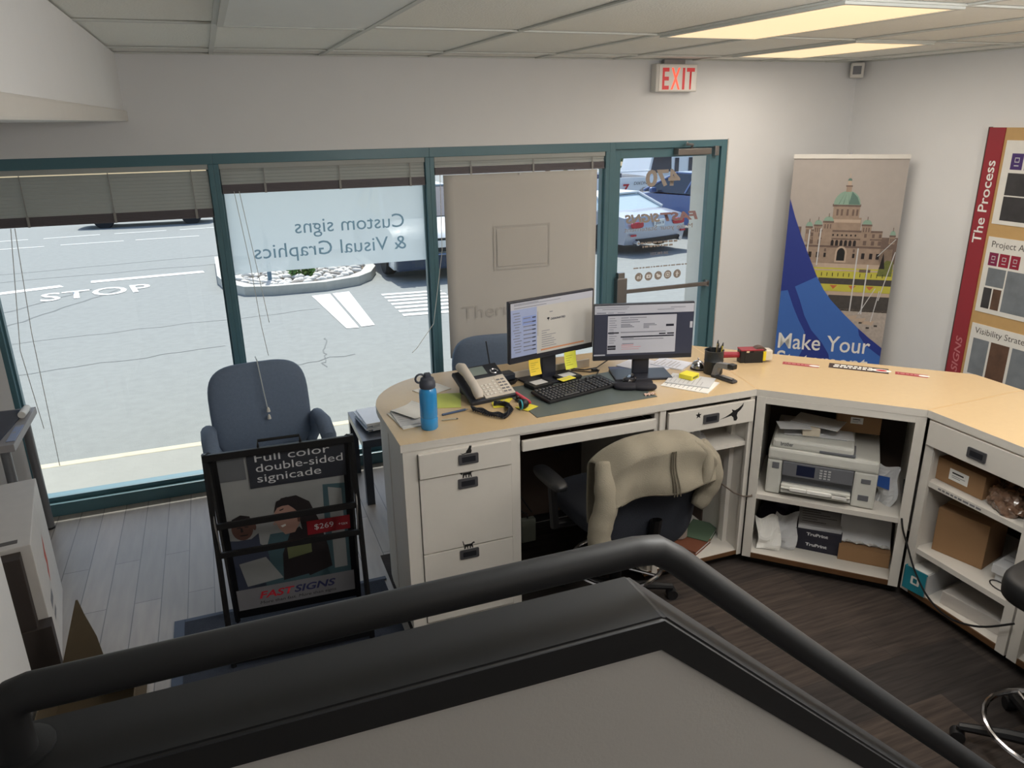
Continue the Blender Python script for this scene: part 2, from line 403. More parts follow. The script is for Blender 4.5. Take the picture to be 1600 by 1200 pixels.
for x0, x1, z0, h0 in ((-3.33, -2.98, 1.425, .014), (-3.29, -3.02, 1.397, .014), (-3.43, -2.95, 1.239, .009)):
    x = x0
    while x < x1:
        w_ = rnd.uniform(.012, .045); b.rect(T, x, min(x+w_, x1), z0, z0+h0, DG, -1); x += w_+.008
b.build('social_icons', d)
# frosted film with mirrored lettering on window 2
film = sheer_mat('frosted_film', (244, 252, 255), .88, .08)
b = flatM(film); b.rect(fr((0, .056, 0), X, Z3), .06, 1.337, 1.435, 2.10, lay=0); fo = b.build('frosted_film', w2)
FT = sheer_mat('film_letters', (150, 178, 194), .6)
Tm = lambda x, z: fr((x, .0545, z), (-1, 0, 0), Z3)
text('lettering', 'Custom signs', .13, FT, w2, Tm(1.185, 1.668), width=.715, lay=0)
text('lettering', '& Visual Graphics', .13, FT, w2, Tm(1.19, 1.522), width=.985, lay=0)
# paper poster hung inside window 3: seen from its back
pap = sheer_mat('poster_paper', (206, 202, 196), .12)
def sheet(x0, x1, z0, z1, y):
    return lambda a, c: Vector((x0+(x1-x0)*a, y+.002*math.sin(3*a+2*c), z0+(z1-z0)*c))
t = thing('hanging_poster', 'large blank grey paper poster hung in the window beside the glass door', 'poster', (2.03, .0, .72))
b = M(pap); b.grid(sheet(1.455, 2.60, .72, 1.995, .0), 16, 20); o = b.build('sheet', t, smooth=True)
md = o.modifiers.new('s', 'SOLIDIFY'); md.thickness = .0015
GH = mat('show_through', (184, 180, 174), .9, noise=.02)
b = flatM(); T = facing_room((0, -.0038, 0))
for (x0, x1, z0, z1) in ((1.80, 2.23, 1.63, 1.64), (1.80, 2.23, 1.33, 1.34), (1.80, 1.81, 1.34, 1.63), (2.22, 2.23, 1.34, 1.63)): b.rect(T, x0, x1, z0, z1, GH)
b.rect(T, 1.825, 2.205, 1.355, 1.615, mat('show_through2', (188, 184, 178), .9, noise=.02))
b.build('faint_print', t)
text('lettering', 'Therrien', .13, GH, t, facing_room((1.55, -.0038, 1.0)), width=.55)
b = M(mat('tack', (190, 190, 190), .4)); b.lathe([(.006, 0), (.006, .008)], (0, 0, 0), 8, T=Matrix.Translation((2.0, -.006, 1.985)) @ Matrix.Rotation(PI/2, 4, 'X')); b.build('tack', t)
# venetian blinds
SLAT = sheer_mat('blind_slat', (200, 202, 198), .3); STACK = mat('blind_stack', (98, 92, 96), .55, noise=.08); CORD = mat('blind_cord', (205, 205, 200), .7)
def blind(x0, x1, zs, zb, label):
    t = thing('venetian_blind', label, 'blind', ((x0+x1)/2, .025, zb), 'venetian blinds in the shop windows')
    b = M(SLAT); b.box(x0, x1, .005, .035, 2.083, 2.113, .002); b.build('headrail', t)
    b = M(SLAT); z = zs; th = R(55)
    while z < 2.082:
        c, s_ = math.cos(th)*.013, math.sin(th)*.013
        for dx in (0,):
            b.prism([(-c, -s_), (0, -s_*.2+.002), (c, s_), (0, s_*.2+.0035)], fr((x0+.004, .02, z), Y, Z3), x1-x0-.008)
        z += .0200
    b.build('slats', t)
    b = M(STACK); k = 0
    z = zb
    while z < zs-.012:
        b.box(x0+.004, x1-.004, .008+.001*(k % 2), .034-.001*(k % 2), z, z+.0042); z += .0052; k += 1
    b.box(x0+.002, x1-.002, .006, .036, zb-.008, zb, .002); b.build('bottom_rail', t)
    for q in (.2, .56, .92):
        xx = x0+(x1-x0)*q; b = M(mat('ladder_tape', (150, 148, 144), .7))
        b.box(xx-.0025, xx+.0025, .0035, .0055, zs-.01, 2.083); b.box(xx-.007, xx+.007, .002, .006, zb-.01, zs-.006, .001)
        b.build('ladder_tape', t)
    return t
bl1 = blind(-1.235, .0, 1.865, 1.81, 'grey venetian blind lowered a third of the way, leftmost window')
bl2 = blind(.062, 1.335, 2.0, 1.945, 'nearly raised venetian blind above the frosted lettering in the middle window')
bl3 = blind(1.40, 2.665, 2.058, 2.005, 'fully raised venetian blind above the hanging paper poster')
def cord(t, pts, tas=None):
    b = M(CORD); b.tube(pts, .0022, 5); o = b.build('pull_cord', t)
    if tas:
        b = M(mat('tassel', (225, 222, 214), .5)); b.lathe([(.003, 0), (.008, -.006), (.010, -.03), (.004, -.032)], tas, 10); b.build('tassel', o)
cord(bl1, [(-1.06, 0, 1.80), (-1.09, -.02, 1.2), (-1.10, -.03, .35)]); cord(bl1, [(-1.08, 0, 1.80), (-1.17, -.01, 1.1), (-1.14, -.02, .6)])
cord(bl2, [(.13, 0, 1.95), (.17, -.005, 1.5), (.19, -.01, 1.1), (.21, -.02, .9)]); cord(bl2, [(.16, 0, 1.95), (.21, -.005, 1.45), (.24, -.02, 1.12)])
cord(bl3, [(1.43, -.015, 2.0), (1.42, -.02, 1.5), (1.33, -.04, 1.0), (1.15, -.25, .90), (1.06, -.5, .95)])

# ------------------------------------------------------------------ outside: sloping lot, road paint, canopy
def gz(y): return -.08-.04*(y-1)
def slope(x, y, h=0): return Vector((x, y, gz(y)+h))
asph = mat('asphalt', (140, 143, 141), .9, noise=.14, scale=9, bump=.4, bscale=90)
b = M(asph)
v = b.ring([slope(-40, .99), slope(40, .99), slope(40, 70), slope(-40, 70)]); b.face(v)
v2 = b.ring([(-40, .99, -.4), (40, .99, -.4), (40, 70, -4), (-40, 70, -4)]); b.face(v2[::-1]); b.bridge(v, v2)
road = struct(b.build('road'))
b = M(mat('sidewalk_concrete', (160, 160, 154), .9, noise=.08, scale=6, bump=.2)); b.box(-40, 40, .11, .97, -.3, -.055); side = struct(b.build('sidewalk'))
b = M(mat('kerb_paint', (206, 198, 176), .85, noise=.2, scale=12)); b.box(-40, 40, .97, 1.06, -.3, -.052, .012); struct(b.build('kerb'))
PAINT = mat('road_paint', (232, 232, 228), .85, noise=.08, scale=14)
def onroad(pts, m=PAINT, h=.006):
    b = M(m); b.flat = True; b.face(b.ring([slope(x, y, h) for x, y in pts])); return b.build('road_marking', road)
def stripe(x0, y0, x1, y1, w_):
    dx, dy = x1-x0, y1-y0; L_ = math.hypot(dx, dy); nx, ny = -dy/L_*w_/2, dx/L_*w_/2
    return onroad([(x0-nx, y0-ny), (x1-nx, y1-ny), (x1+nx, y1+ny), (x0+nx, y0+ny)])
for a in ((-5.48, 18.95, -4.45, 19.05, .13), (-4.07, 19.15, -2.5, 19.25, .13), (-2.2, 19.3, -.5, 19.4, .13), (-7.5, 18.8, -6, 18.9, .13),
          (-6.6, 21.4, -5.3, 21.6, .15), (-4.9, 21.6, -3.4, 21.9, .15), (-3.0, 21.9, -1.5, 22.0, .15), (-1.1, 22.0, .6, 22.2, .15),
          (-3.9, 10.45, -2.8, 10.9, .30), (-2.35, 11.15, -.35, 11.4, .30)): stripe(*a)
tT = fr(slope(-2.86, 9.2, .007), (math.cos(R(9)), math.sin(R(9)), -.04*math.sin(R(9))), (-math.sin(R(9)), math.cos(R(9)), -.04*math.cos(R(9))))
text('road_marking', 'STOP', 1.25, PAINT, road, tT, width=1.72, bold=.015)
b = M(PAINT); b.flat = True
for pts in ([(1.30, 7.45), (1.42, 4.75), (1.58, 4.72), (1.60, 7.5)], [(1.64, 7.5), (1.62, 4.76), (1.80, 4.78), (1.92, 7.55)]): b.face(b.ring([slope(x, y, .006) for x, y in pts]))
for k in range(7):
    y0 = 5.15+k*.29; b.face(b.ring([slope(2.28+.01*k, y0, .006), slope(3.3, y0-.12, .006), slope(3.3, y0+.03, .006), slope(2.29+.01*k, y0+.15, .006)]))
b.build('road_marking', road)
b = M(mat('asphalt_crack', (118, 121, 121), .95)); b.flat = True
def crack(pts, w_=.014):
    for (x0, y0), (x1, y1) in zip(pts, pts[1:]):
        dx, dy = x1-x0, y1-y0; L_ = math.hypot(dx, dy) or 1; nx, ny = -dy/L_*w_/2, dx/L_*w_/2
        b.face(b.ring([slope(x0-nx, y0-ny, .003), slope(x1-nx, y1-ny, .003), slope(x1+nx, y1+ny, .003), slope(x0+nx, y0+ny, .003)]))
def wig(x0, y0, x1, y1, n=14, a=.06): return [(x0+(x1-x0)*i/n+random.uniform(-a, a)*.5, y0+(y1-y0)*i/n+random.uniform(-a, a)) for i in range(n+1)]
crack(wig(-3, 5.9, 1.3, 6.3)); crack(wig(-3.2, 4.0, -.1, 4.5)); crack(wig(-4, 7.0, -2.2, 10.2), .04); crack(wig(-3.2, 6.6, -1.8, 9.8), .04); crack(wig(-.2, 3.0, 1.3, 3.4)); crack(wig(.9, 3.0, 1.1, 4.4)); crack(wig(-6, 13, .5, 14.2), .03); crack(wig(-5, 12, 0, 12.5), .03)
b.build('crack', road)
# canopy over the shopfront and its column
b = M(mat('canopy_soffit', (212, 210, 205), .8)); b.box(-8, 8, .16, 2.08, 2.95, 3.25); b.box(-8, 8, 2.06, 2.18, 2.9, 3.5); b.box(-8, 8, .16, .3, 2.76, 3.6); struct(b.build('trim_2'))
b = M(mat('column_stucco', (226, 224, 220), .8, noise=.03)); b.box(3.93, 4.30, .42, .80, -.08, 2.95, .01); b.box(3.69, 3.80, .165, .42, -.08, 2.95); struct(b.build('trim_3'))
# ================================================================== OUTSIDE THINGS
KERB = mat('concrete_kerb', (196, 194, 186), .9, noise=.1, scale=12, bump=.2)
isl = [(-.12, 12.6), (-.10, 9.6), (.02, 8.7), (.30, 8.05), (.75, 7.86), (1.6, 7.86), (2.2, 8.15), (2.5, 8.6), (2.72, 9.3), (2.78, 10.2), (2.8, 12.6)]
def inset(pts, d_):
    cx = sum(p[0] for p in pts)/len(pts); cy = 10.6
    return [(x+(cx-x)/max(.01, abs(cx-x)+.3)*d_*1.2, y+(cy-y)/max(.01, abs(cy-y)+.3)*d_*1.2) for x, y in pts]
b = M(KERB); ins = inset(isl, .16)
o1 = b.ring([slope(x, y, -.05) for x, y in isl]); o2 = b.ring([slope(x, y, .15) for x, y in isl]); i2 = b.ring([slope(x, y, .15) for x, y in ins]); i1 = b.ring([slope(x, y, .05) for x, y in ins])
b.bridge(o1, o2); b.bridge(o2, i2); b.bridge(i2, i1)
t = thing('planter_island', 'kerbed parking lot planter island filled with pale stones', 'planter', slope(1.35, 9.8))
b.build('kerb', t)
b = M(mat('island_soil', (120, 108, 94), .95, noise=.2)); b.face(b.ring([slope(x, y, .07) for x, y in ins])); b.build('soil', t)
STONE = mat('pale_stone', (226, 222, 214), .85, noise=.12, scale=6, bump=.3); STONE2 = mat('grey_stone', (140, 134, 128), .85, noise=.15, scale=6)
protos = []
for k in range(5):
    b = M(STONE if k < 4 else STONE2)
    sx, sy, sz = random.uniform(.07, .11), random.uniform(.05, .08), random.uniform(.04, .06)
    ph = [random.uniform(0, 6) for _ in range(3)]
    rings = []
    for i in range(1, 5):
        a = -PI/2+PI*i/5
        rings.append(b.ring([Vector((math.cos(a)*math.cos(q)*sx*(1+.22*math.sin(2*q+ph[0])), math.cos(a)*math.sin(q)*sy*(1+.2*math.sin(3*q+ph[1])), sz+math.sin(a)*sz)) for q in [2*PI*j/8 for j in range(8)]]))
    for p_, q_ in zip(rings, rings[1:]): b.bridge(p_, q_)
    b.face(rings[0][::-1]); b.face(rings[-1])
    protos.append(b.build('landscaping_stone', smooth=True, ang=60))
def inside(x, y, P):
    c = False
    for (x0, y0), (x1, y1) in zip(P, P[1:]+P[:1]):
        if (y0 > y) != (y1 > y) and x < (x1-x0)*(y-y0)/(y1-y0)+x0: c = not c
    return c
cnt = 0; tries = 0; sp = []
inn = inset(isl, .24)
while cnt < 240 and tries < 9000:
    tries += 1
    x, y = random.uniform(-.1, 2.8), random.uniform(7.9, 11.0)
    if not inside(x, y, inn) or any((x-a)**2+(y-c)**2 < .0125 for a, c in sp): continue
    if (x-1.34)**2+(y-9.1)**2 < .05: continue
    sp.append((x, y)); k = random.randrange(5) if random.random() < .5 else random.randrange(4)
    o = protos[k] if cnt == k else protos[k].copy()
    if o.name not in COL.objects: COL.objects.link(o)
    o.location = slope(x, y, .07); o.rotation_euler = (random.uniform(-.3, .3), random.uniform(-.3, .3), random.uniform(0, 6)); s_ = random.uniform(.8, 1.25); o.scale = (s_, s_, s_)
    tag(o, 'pale landscaping stone lying in the kerbed planter island outside', 'stone', 'stones in the planter island'); cnt += 1
for q in protos:
    if 'label' not in q: bpy.data.objects.remove(q)
LEAF = mat('shrub_leaf', (96, 136, 62), .7, noise=.3, scale=8)
def leafball(b, c, rx, rz, n, s_, rnd):
    for _ in range(n):
        th, ph = rnd.uniform(0, 2*PI), math.acos(rnd.uniform(-.2, 1)); rr = rnd.uniform(.55, 1)
        p = Vector((c[0]+rx*rr*math.sin(ph)*math.cos(th), c[1]+rx*rr*math.sin(ph)*math.sin(th), c[2]+rz*rr*math.cos(ph)))
        a = Vector((rnd.uniform(-1, 1), rnd.uniform(-1, 1), rnd.uniform(-.3, 1))).normalized(); c2 = a.cross(Vector((rnd.uniform(-1, 1), rnd.uniform(-1, 1), .3))).normalized()
        b.face(b.ring([p-a*s_, p+c2*s_*.4, p+a*s_, p-c2*s_*.4]))
t = thing('green_shrub', 'small green shrub growing among the stones of the planter island', 'shrub', slope(1.34, 9.1, .07))
b = M(LEAF); b.flat = True; leafball(b, slope(1.34, 9.1, .15), .24, .38, 520, .05, random); b.build('foliage', t)
b = M(BROWN)
for k in range(5): b.tube([slope(1.34, 9.1, .02), slope(1.34+.1*math.cos(k*1.3), 9.1+.1*math.sin(k*1.3), .3)], .008, 6)
b.build('stem', t)
b = M(mat('post_blue', (96, 122, 140), .6)); b.cyl(slope(.75, 8.6, .05), slope(.75, 8.6, .9), .035); b.lathe([(.036, 0), (.04, .01), (.02, .03)], slope(.75, 8.6, .9), 12)
tag(b.build('marker_post', loc=slope(.75, 8.6, .05), smooth=True), 'short blue-grey post standing in the stones left of the shrub', 'post')
# tree and hedge far behind the lot
t = thing('far_tree', 'leafy tree far beyond the parked pickup, seen at the top of the door', 'tree', slope(16, 27))
b = M(mat('far_leaf', (104, 124, 84), .8, noise=.3, scale=3)); b.flat = True
for k in range(9): leafball(b, slope(13+k*1.6, 27+random.uniform(-1, 1), 1.2+random.uniform(0, 1.6)), 1.7, 1.6, 260, .22, random)
b.build('foliage', t); b = M(BROWN)
for k in range(4): b.cyl(slope(14+k*3, 27), slope(14+k*3, 27, 2.5), .14, .08)
b.build('trunk', t)

TYRE = mat('tyre_rubber', (34, 35, 38), .85); RIM = mat('alloy_rim', (180, 184, 190), .3, metal=.8); CARGL = mat('car_glass', (46, 58, 76), .08, spec=.8); CARGL2 = mat('car_glass_bright', (190, 208, 214), .15, spec=.8)
LAMPR = mat('tail_lamp', (190, 46, 58), .25); LAMPW = mat('head_lamp', (214, 220, 226), .15)
def wheel(t, x, y, rad, side):
    T = Matrix.Translation((x, y, rad)) @ Matrix.Rotation(PI/2*side, 4, 'Y')
    b = M(TYRE); b.lathe([(rad*.62, -.09), (rad*.92, -.10), (rad, -.06), (rad, .06), (rad*.92, .10), (rad*.62, .09)], n=28, T=T); w_ = b.build('wheel', t, smooth=True)
    b = M(RIM)
    b.lathe([(rad*.62, .02), (rad*.66, .085), (rad*.58, .09), (rad*.54, .05)], n=28, T=T)
    for k in range(5):
        a = 2*PI*k/5; b.box(rad*.08, rad*.6, -.022, .022, .05, .082, .004, T=T @ Matrix.Rotation(a, 4, 'Z'))
    b.lathe([(rad*.13, .04), (rad*.12, .09)], n=12, T=T); b.build('rim', w_)
def car(name, label, paint, L_, W_, prof, house, belt, roofw, loc, rz, wr=.32, axles=(.78, 3.15), glass=CARGL, roofm=None):
    """heading +y, rear bumper at y=0; prof = side outline (y,z) of body; house = glasshouse outline"""
    t = thing(name, label, 'car', (0, 0, 0))
    b = M(paint); NS = 7
    rings = []
    for i in range(NS):
        q = -1+2*i/(NS-1); x = q*W_/2
        k = 1-.035*abs(q)**6
        ring = []
        for (yy, zz) in prof:
            yk = L_/2+(yy-L_/2)*(1-.045*abs(q)**4); ring.append(Vector((x*(1-.05*max(0, (zz-.55))/.4), yk, zz if zz < .4 else .4+(zz-.4)*(1-.06*abs(q)**6))))
        rings.append(b.ring(ring))
    for p_, q_ in zip(rings, rings[1:]): b.bridge(p_, q_)
    b.face(rings[0][::-1]); b.face(rings[-1]); b.build('body', t, smooth=True, ang=32)
    b = M(glass)
    def sec(k, inset_):
        return [Vector((k*(W_/2-.07-(inset_ if zz > belt+.05 else 0)), yy, zz)) for yy, zz in house]
    l_, r_ = b.ring(sec(-1, roofw)), b.ring(sec(1, roofw)); b.bridge(l_, r_); b.face(l_[::-1]); b.face(r_); b.build('windows', t)
    b = M(roofm or paint)
    top = [p for p in house if p[1] > belt+.05]
    y0, y1 = min(p[0] for p in top), max(p[0] for p in top); zt = max(p[1] for p in top); hw = W_/2-.07-roofw
    b.box(-hw-.01, hw+.01, y0-.02, y1+.02, zt-.02, zt+.025, .02)
    yb0, yb1 = min(p[0] for p in house), max(p[0] for p in house)
    for s_ in (-1, 1):
        xb = s_*(W_/2-.07); xt = s_*hw
        b.tube([(xb, yb0, belt), (xt, y0, zt)], .035, 6); b.tube([(xb, yb1, belt), (xt, y1, zt)], .03, 6); b.tube([(xb, (yb0+yb1)/2, belt), (xt, (y0+y1)/2, zt)], .025, 6)
    b.build('roof', t, smooth=True)
    for yy in axles:
        for s_ in (-1, 1): wheel(t, s_*(W_/2-.06), yy, wr, s_)
    return t
SILVER = mat('silver_paint', (176, 180, 192), .3, metal=.35, noise=.02, coat=.5)
SUNLIT = mat('sunlit_hardtop', (226, 228, 230), .3, coat=.4)  # sunlight on the silver car's roof put into its colour
t = car('convertible_car', 'silver two-seat convertible seen from behind through the glass door', SILVER, 4.0, 1.72,
        [(.06, .22), (.0, .42), (.03, .60), (.10, .78), (.55, .84), (1.0, .86), (2.6, .86), (3.5, .74), (3.9, .56), (3.98, .35), (3.9, .2)],
        [(.72, .84), (1.30, 1.10), (2.0, 1.13), (2.75, .86)], .86, .18, (0, 0, 0), 0, .31, (.82, 3.12), CARGL2, SUNLIT)
for s_ in (-1, 1): b = M(LAMPR); b.cushion((s_*.60, .035, .62), (.34, .06, .12), .5, .6); b.build('tail_lamp', t, smooth=True)
b = M(PAPER); b.box(-.15, .15, .0, .022, .56, .70, .004, T=Matrix.Translation((0, .0, 0))); pl = b.build('licence_plate', t)
text('lettering', 'JHH 9', .09, NAVY, pl, fr((-.12, -.002, .595), X, Z3), width=.24, lay=0)
b = M(BLACK); b.box(-.62, .62, .0, .10, .24, .33, .01); b.build('diffuser', t)
for s_ in (-.62, .62): b = M(CHROME); b.lathe([(.036, 0), (.05, .0), (.05, -.15), (.034, -.15), (.034, -.01)], n=16, T=Matrix.Translation((s_, -.03, .26)) @ Matrix.Rotation(PI/2, 4, 'X')); b.build('exhaust', t, smooth=True)
for s_ in (-.72, .72): b = M(LAMPR); b.box(s_-.07, s_+.07, .0, .03, .40, .44, .004); b.build('reflector', t)
place(t, slope(8.68, 8.95), R(14))
# blue car parked alongside
BLUE = mat('blue_paint', (92, 116, 168), .3, metal=.2, coat=.6)
t = car('blue_car', 'blue car parked beside the silver convertible, cut off by the white column', BLUE, 4.4, 1.78,
        [(.06, .25), (.0, .5), (.06, .92), (.4, 1.0), (1.2, .98), (3.0, .95), (3.9, .82), (4.33, .6), (4.38, .35), (4.3, .22)],
        [(.35, .98), (.95, 1.42), (2.2, 1.44), (3.15, .95)], .98, .16, (0, 0, 0), 0)
for s_ in (-1, 1): b = M(BLUE); b.cushion((s_*.96, 2.7, 1.02), (.20, .10, .12)); b.build('side_mirror', t, smooth=True)
place(t, slope(11.9, 9.6), R(14))
# white pickup behind them, standing across
WPAINT = mat('white_paint', (240, 241, 244), .35, coat=.4, noise=.01)
t = thing('pickup_truck', 'white work pickup parked across the lot behind the silver convertible', 'pickup', (0, 0, 0))
G0 = -.70
b = M(WPAINT)      # side-on: cab to the right (+x), bed to the left
b.prism([(-2.9, .55), (-2.9, 1.28), (.0, 1.28), (.0, 1.30), (3.2, 1.30), (3.25, .5), (.75, .45), (.70, .75), (.35, .98), (-.25, .98), (-.6, .75), (-.65, .5)], fr((0, .0, 0), X, Z3), -.06)
b.prism([(-2.9, .55), (-2.9, 1.28), (3.2, 1.28), (3.25, .5)], fr((0, 1.95, 0), X, Z3), -.06)
b.box(-2.9, -2.84, .06, 1.9, .55, 1.28); b.box(-2.9, 3.2, .05, 1.9, .55, .68); b.box(3.15, 4.4, .05, 1.9, .5, 1.15, .05); b.build('body', t)
b = M(WPAINT)
b.prism([(-.05, 1.28), (.12, 1.95), (.35, 2.0), (2.5, 2.0), (3.2, 1.3)], fr((0, 1.86, 0), X, Z3), 1.72); b.build('cab', t)
b = M(CARGL)
b.prism([(.06, 1.36), (.17, 1.88), (.78, 1.84), (.80, 1.40)], fr((0, .128, 0), X, Z3), .012); b.prism([(.92, 1.34), (.92, 1.80), (1.06, 1.80), (1.06, 1.34)], fr((0, .128, 0), X, Z3), .012); b.prism([(1.42, 1.34), (1.42, 1.80), (2.1, 1.80), (2.3, 1.34)], fr((0, .128, 0), X, Z3), .012); b.build('windows', t)
b = M(mat('bed_liner', (84, 92, 118), .7)); b.box(-2.84, -.0, .08, 1.88, .68, .72); b.box(-2.84, -.02, 1.80, 1.885, .7, 1.27); b.build('bed_liner', t)
b = M(WPAINT); b.tube([(-2.8, .05, 1.45), (.0, .05, 1.45)], .025, 8); b.tube([(-2.8, .05, 1.28), (-2.8, .05, 1.45)], .025, 8); b.tube([(-1.2, .05, 1.28), (-1.2, .05, 1.45)], .025, 8); b.box(-1.35, -1.15, .3, .5, 1.2, 1.38, .01); b.build('rack_rail', t)
for xx in (.05, 3.6):
    for yy in (.08, 1.8):
        T = Matrix.Translation((xx, yy, .39)) @ Matrix.Rotation(PI/2, 4, 'X'); b = M(TYRE); b.lathe([(.24, -.1), (.36, -.11), (.39, -.07), (.39, .07), (.36, .11), (.24, .1)], n=24, T=T); w_ = b.build('wheel', t, smooth=True)
        b = M(RIM); b.lathe([(.24, -.06), (.24, .11), (.1, .13)], n=20, T=T); b.build('rim', w_, smooth=True)
text('lettering', '7', .42, RED, t, facing_room((-1.05, -.07, .80)), bold=.01, shear=.2)
text('lettering', 'DIXON', .13, INK, t, facing_room((-.62, -.07, 1.06)), width=.45, shear=.2)
place(t, (12.65, 16.0, G0), 0)
# pale car whose front shows under the lettered film
PALE = mat('pale_paint', (200, 206, 210), .35, coat=.4)
t = car('pale_car', 'pale car parked nose-in right of the planter island, seen under the frosted lettering', PALE, 4.5, 1.80,
        [(.06, .25), (.0, .5), (.06, .95), (.4, 1.02), (1.2, 1.0), (3.2, .98), (4.2, .84), (4.42, .66), (4.46, .4), (4.38, .2)],
        [(.35, 1.0), (.95, 1.44), (2.3, 1.46), (3.3, .98)], 1.0, .16, (0, 0, 0), 0, .33, (.85, 3.55))
b = M(mat('shaded_bumper', (58, 68, 88), .5)); b.box(-.88, .88, 4.36, 4.50, .20, .46, .04); b.build('bumper', t)  # shadow on the pale car's front put into the bumper colour
b = M(BLACK); b.prism(rrect(-.62, .62, .50, .74, .08), fr((0, 4.46, 0), (-1, 0, 0), Z3), .03); g_ = b.build('grille', t)
b = M(CHROME); b.tube([(-.66, 4.50, .76), (-.64, 4.51, .50), (-.5, 4.52, .46), (.5, 4.52, .46), (.64, 4.51, .50), (.66, 4.50, .76)], .022, 8); b.build('grille_surround', t, smooth=True)
for s_ in (-.74, .74): b = M(LAMPW); b.cushion((s_, 4.38, .74), (.26, .16, .14)); b.build('head_lamp', t, smooth=True)
b = M(PAPER); b.box(-.15, .15, 4.5, 4.515, .58, .70); b.build('licence_plate', t)
place(t, (3.73, 12.45, gz(8.2)), PI)
# dark car across the road, only its wheels and underside show below the blind
DBLUE = mat('dark_blue_paint', (70, 92, 128), .35, coat=.4)
t = car('passing_car', 'dark blue car across the road, half hidden by the lowered blind', DBLUE, 4.4, 1.78,
        [(.06, .25), (.0, .5), (.06, .92), (.4, 1.0), (1.2, .98), (3.0, .95), (3.9, .82), (4.33, .6), (4.38, .35), (4.3, .22)],
        [(.35, .98), (.95, 1.42), (2.2, 1.44), (3.15, .95)], .98, .16, (0, 0, 0), 0, .33, (.78, 3.55))
place(t, slope(.05, 25.2), R(88))
# ================================================================== RECEPTION COUNTER
ZT = 1.03
FY = -2.085
# continuous laminate worktop
out_ = [(.614, -2.088), (2.46, -2.098), (3.005, -2.652), (3.015, -4.35), (3.66, -4.35), (3.66, -2.36), (2.49, -1.19), (1.05, -1.19)]
out_ += [(.61+.44+.44*math.cos(a), -1.63+.44*math.sin(a)) for a in [PI/2+PI/2*i/10 for i in range(1, 11)]]
b = M(TAN); b.prism(out_, up((0, 0, .994)), .036, WHITE)
wt = b.build('worktop', loc=(1.6, -1.7, .994)); tag(wt, 'tan laminate reception worktop running round the corner with a rounded left end', 'worktop')
b = M(mat('laminate_seam', (206, 172, 122), .5)); b.flat = True
T = up((0, 0, ZT)); b.poly(T, [(3.005, -2.652), (3.66, -2.63), (3.66, -2.626), (3.005, -2.646)], lay=.5); b.poly(T, [(2.46, -2.105), (2.60, -1.30), (2.604, -1.30), (2.466, -2.105)], lay=.5); b.build('seam', wt)
# outer cladding (public side)
clad = [(.625, -2.064)]+[(.625+.43+.43*math.cos(a), -1.63+.43*math.sin(a)) for a in [PI-PI/2*i/10 for i in range(11)]]+[(2.485, -1.20), (3.645, -2.365), (3.645, -4.3)]
def offs(P, d_):
    Q = []
    for i, p in enumerate(P):
        a = Vector(P[max(0, i-1)]); c = Vector(P[min(len(P)-1, i+1)]); t_ = (c-a).normalized(); Q.append((p[0]+t_.y*d_, p[1]-t_.x*d_))
    return Q
b = M(WHITE); inner = offs(clad, .018)
b.prism(clad+inner[::-1], up((0, 0, .07)), .923)
o = b.build('counter_cladding', loc=(1.6, -1.5, .0), smooth=True, ang=30); tag(o, 'curved white outer cladding on the window side of the reception counter', 'counter panel')
b = M(KICK); c2 = offs(clad, .03); c3 = offs(clad, .04); b.prism(c2+c3[::-1], up((0, 0, .002)), .068); b.build('kick_strip', o)

PULLF = mat('pull_frame', (96, 96, 100), .4, metal=.5); PULLD = mat('pull_recess', (26, 28, 36), .5)
def pull(parent, T, cx, cz):
    b = M(PULLF); b.prism(rrect(cx-.046, cx+.046, cz-.024, cz+.024, .005), T, .006); o = b.build('recessed_pull', parent)
    b = M(PULLD); b.prism(rrect(cx-.032, cx+.032, cz-.013, cz+.013, .003), T @ Matrix.Translation((0, 0, .006)), .0008); b.build('recess', o)
def decal(parent, T, polys, name):
    b = flatM(INK)
    for P in polys: b.poly(T, P)
    b.build(name, parent)
def cat1(cx, z, s_=1):   # sitting cat
    return [[(cx+s_*x, z+s_*y) for x, y in P] for P in ([(-.012, 0), (.018, 0), (.022, .012), (.018, .026), (.022, .034), (.020, .046), (.015, .040), (.011, .046), (.006, .034), (.002, .026), (-.008, .014)], [(-.012, 0), (-.010, .006), (-.028, .002), (-.042, .008), (-.030, -.002)])]
def cat2(cx, z, s_=1, tail=1):   # walking cat
    return [[(cx+s_*x, z+s_*y) for x, y in P] for P in ([(-.024, .014), (.014, .014), (.020, .024), (.030, .026), (.026, .034), (.018, .032), (.010, .026), (-.024, .026)], [(-.024, .02), (-.026, 0), (-.020, 0), (-.015, .016)], [(-.012, .016), (-.010, 0), (-.005, 0), (-.006, .016)], [(.004, .016), (.002, 0), (.008, 0), (.011, .016)], [(.010, .018), (.016, 0), (.021, 0), (.017, .022)], [(-.024, .026), (-.036, .036) if tail < 0 else (-.030, .046), (-.034, .048) if tail > 0 else (-.042, .03), (-.028, .016)])]
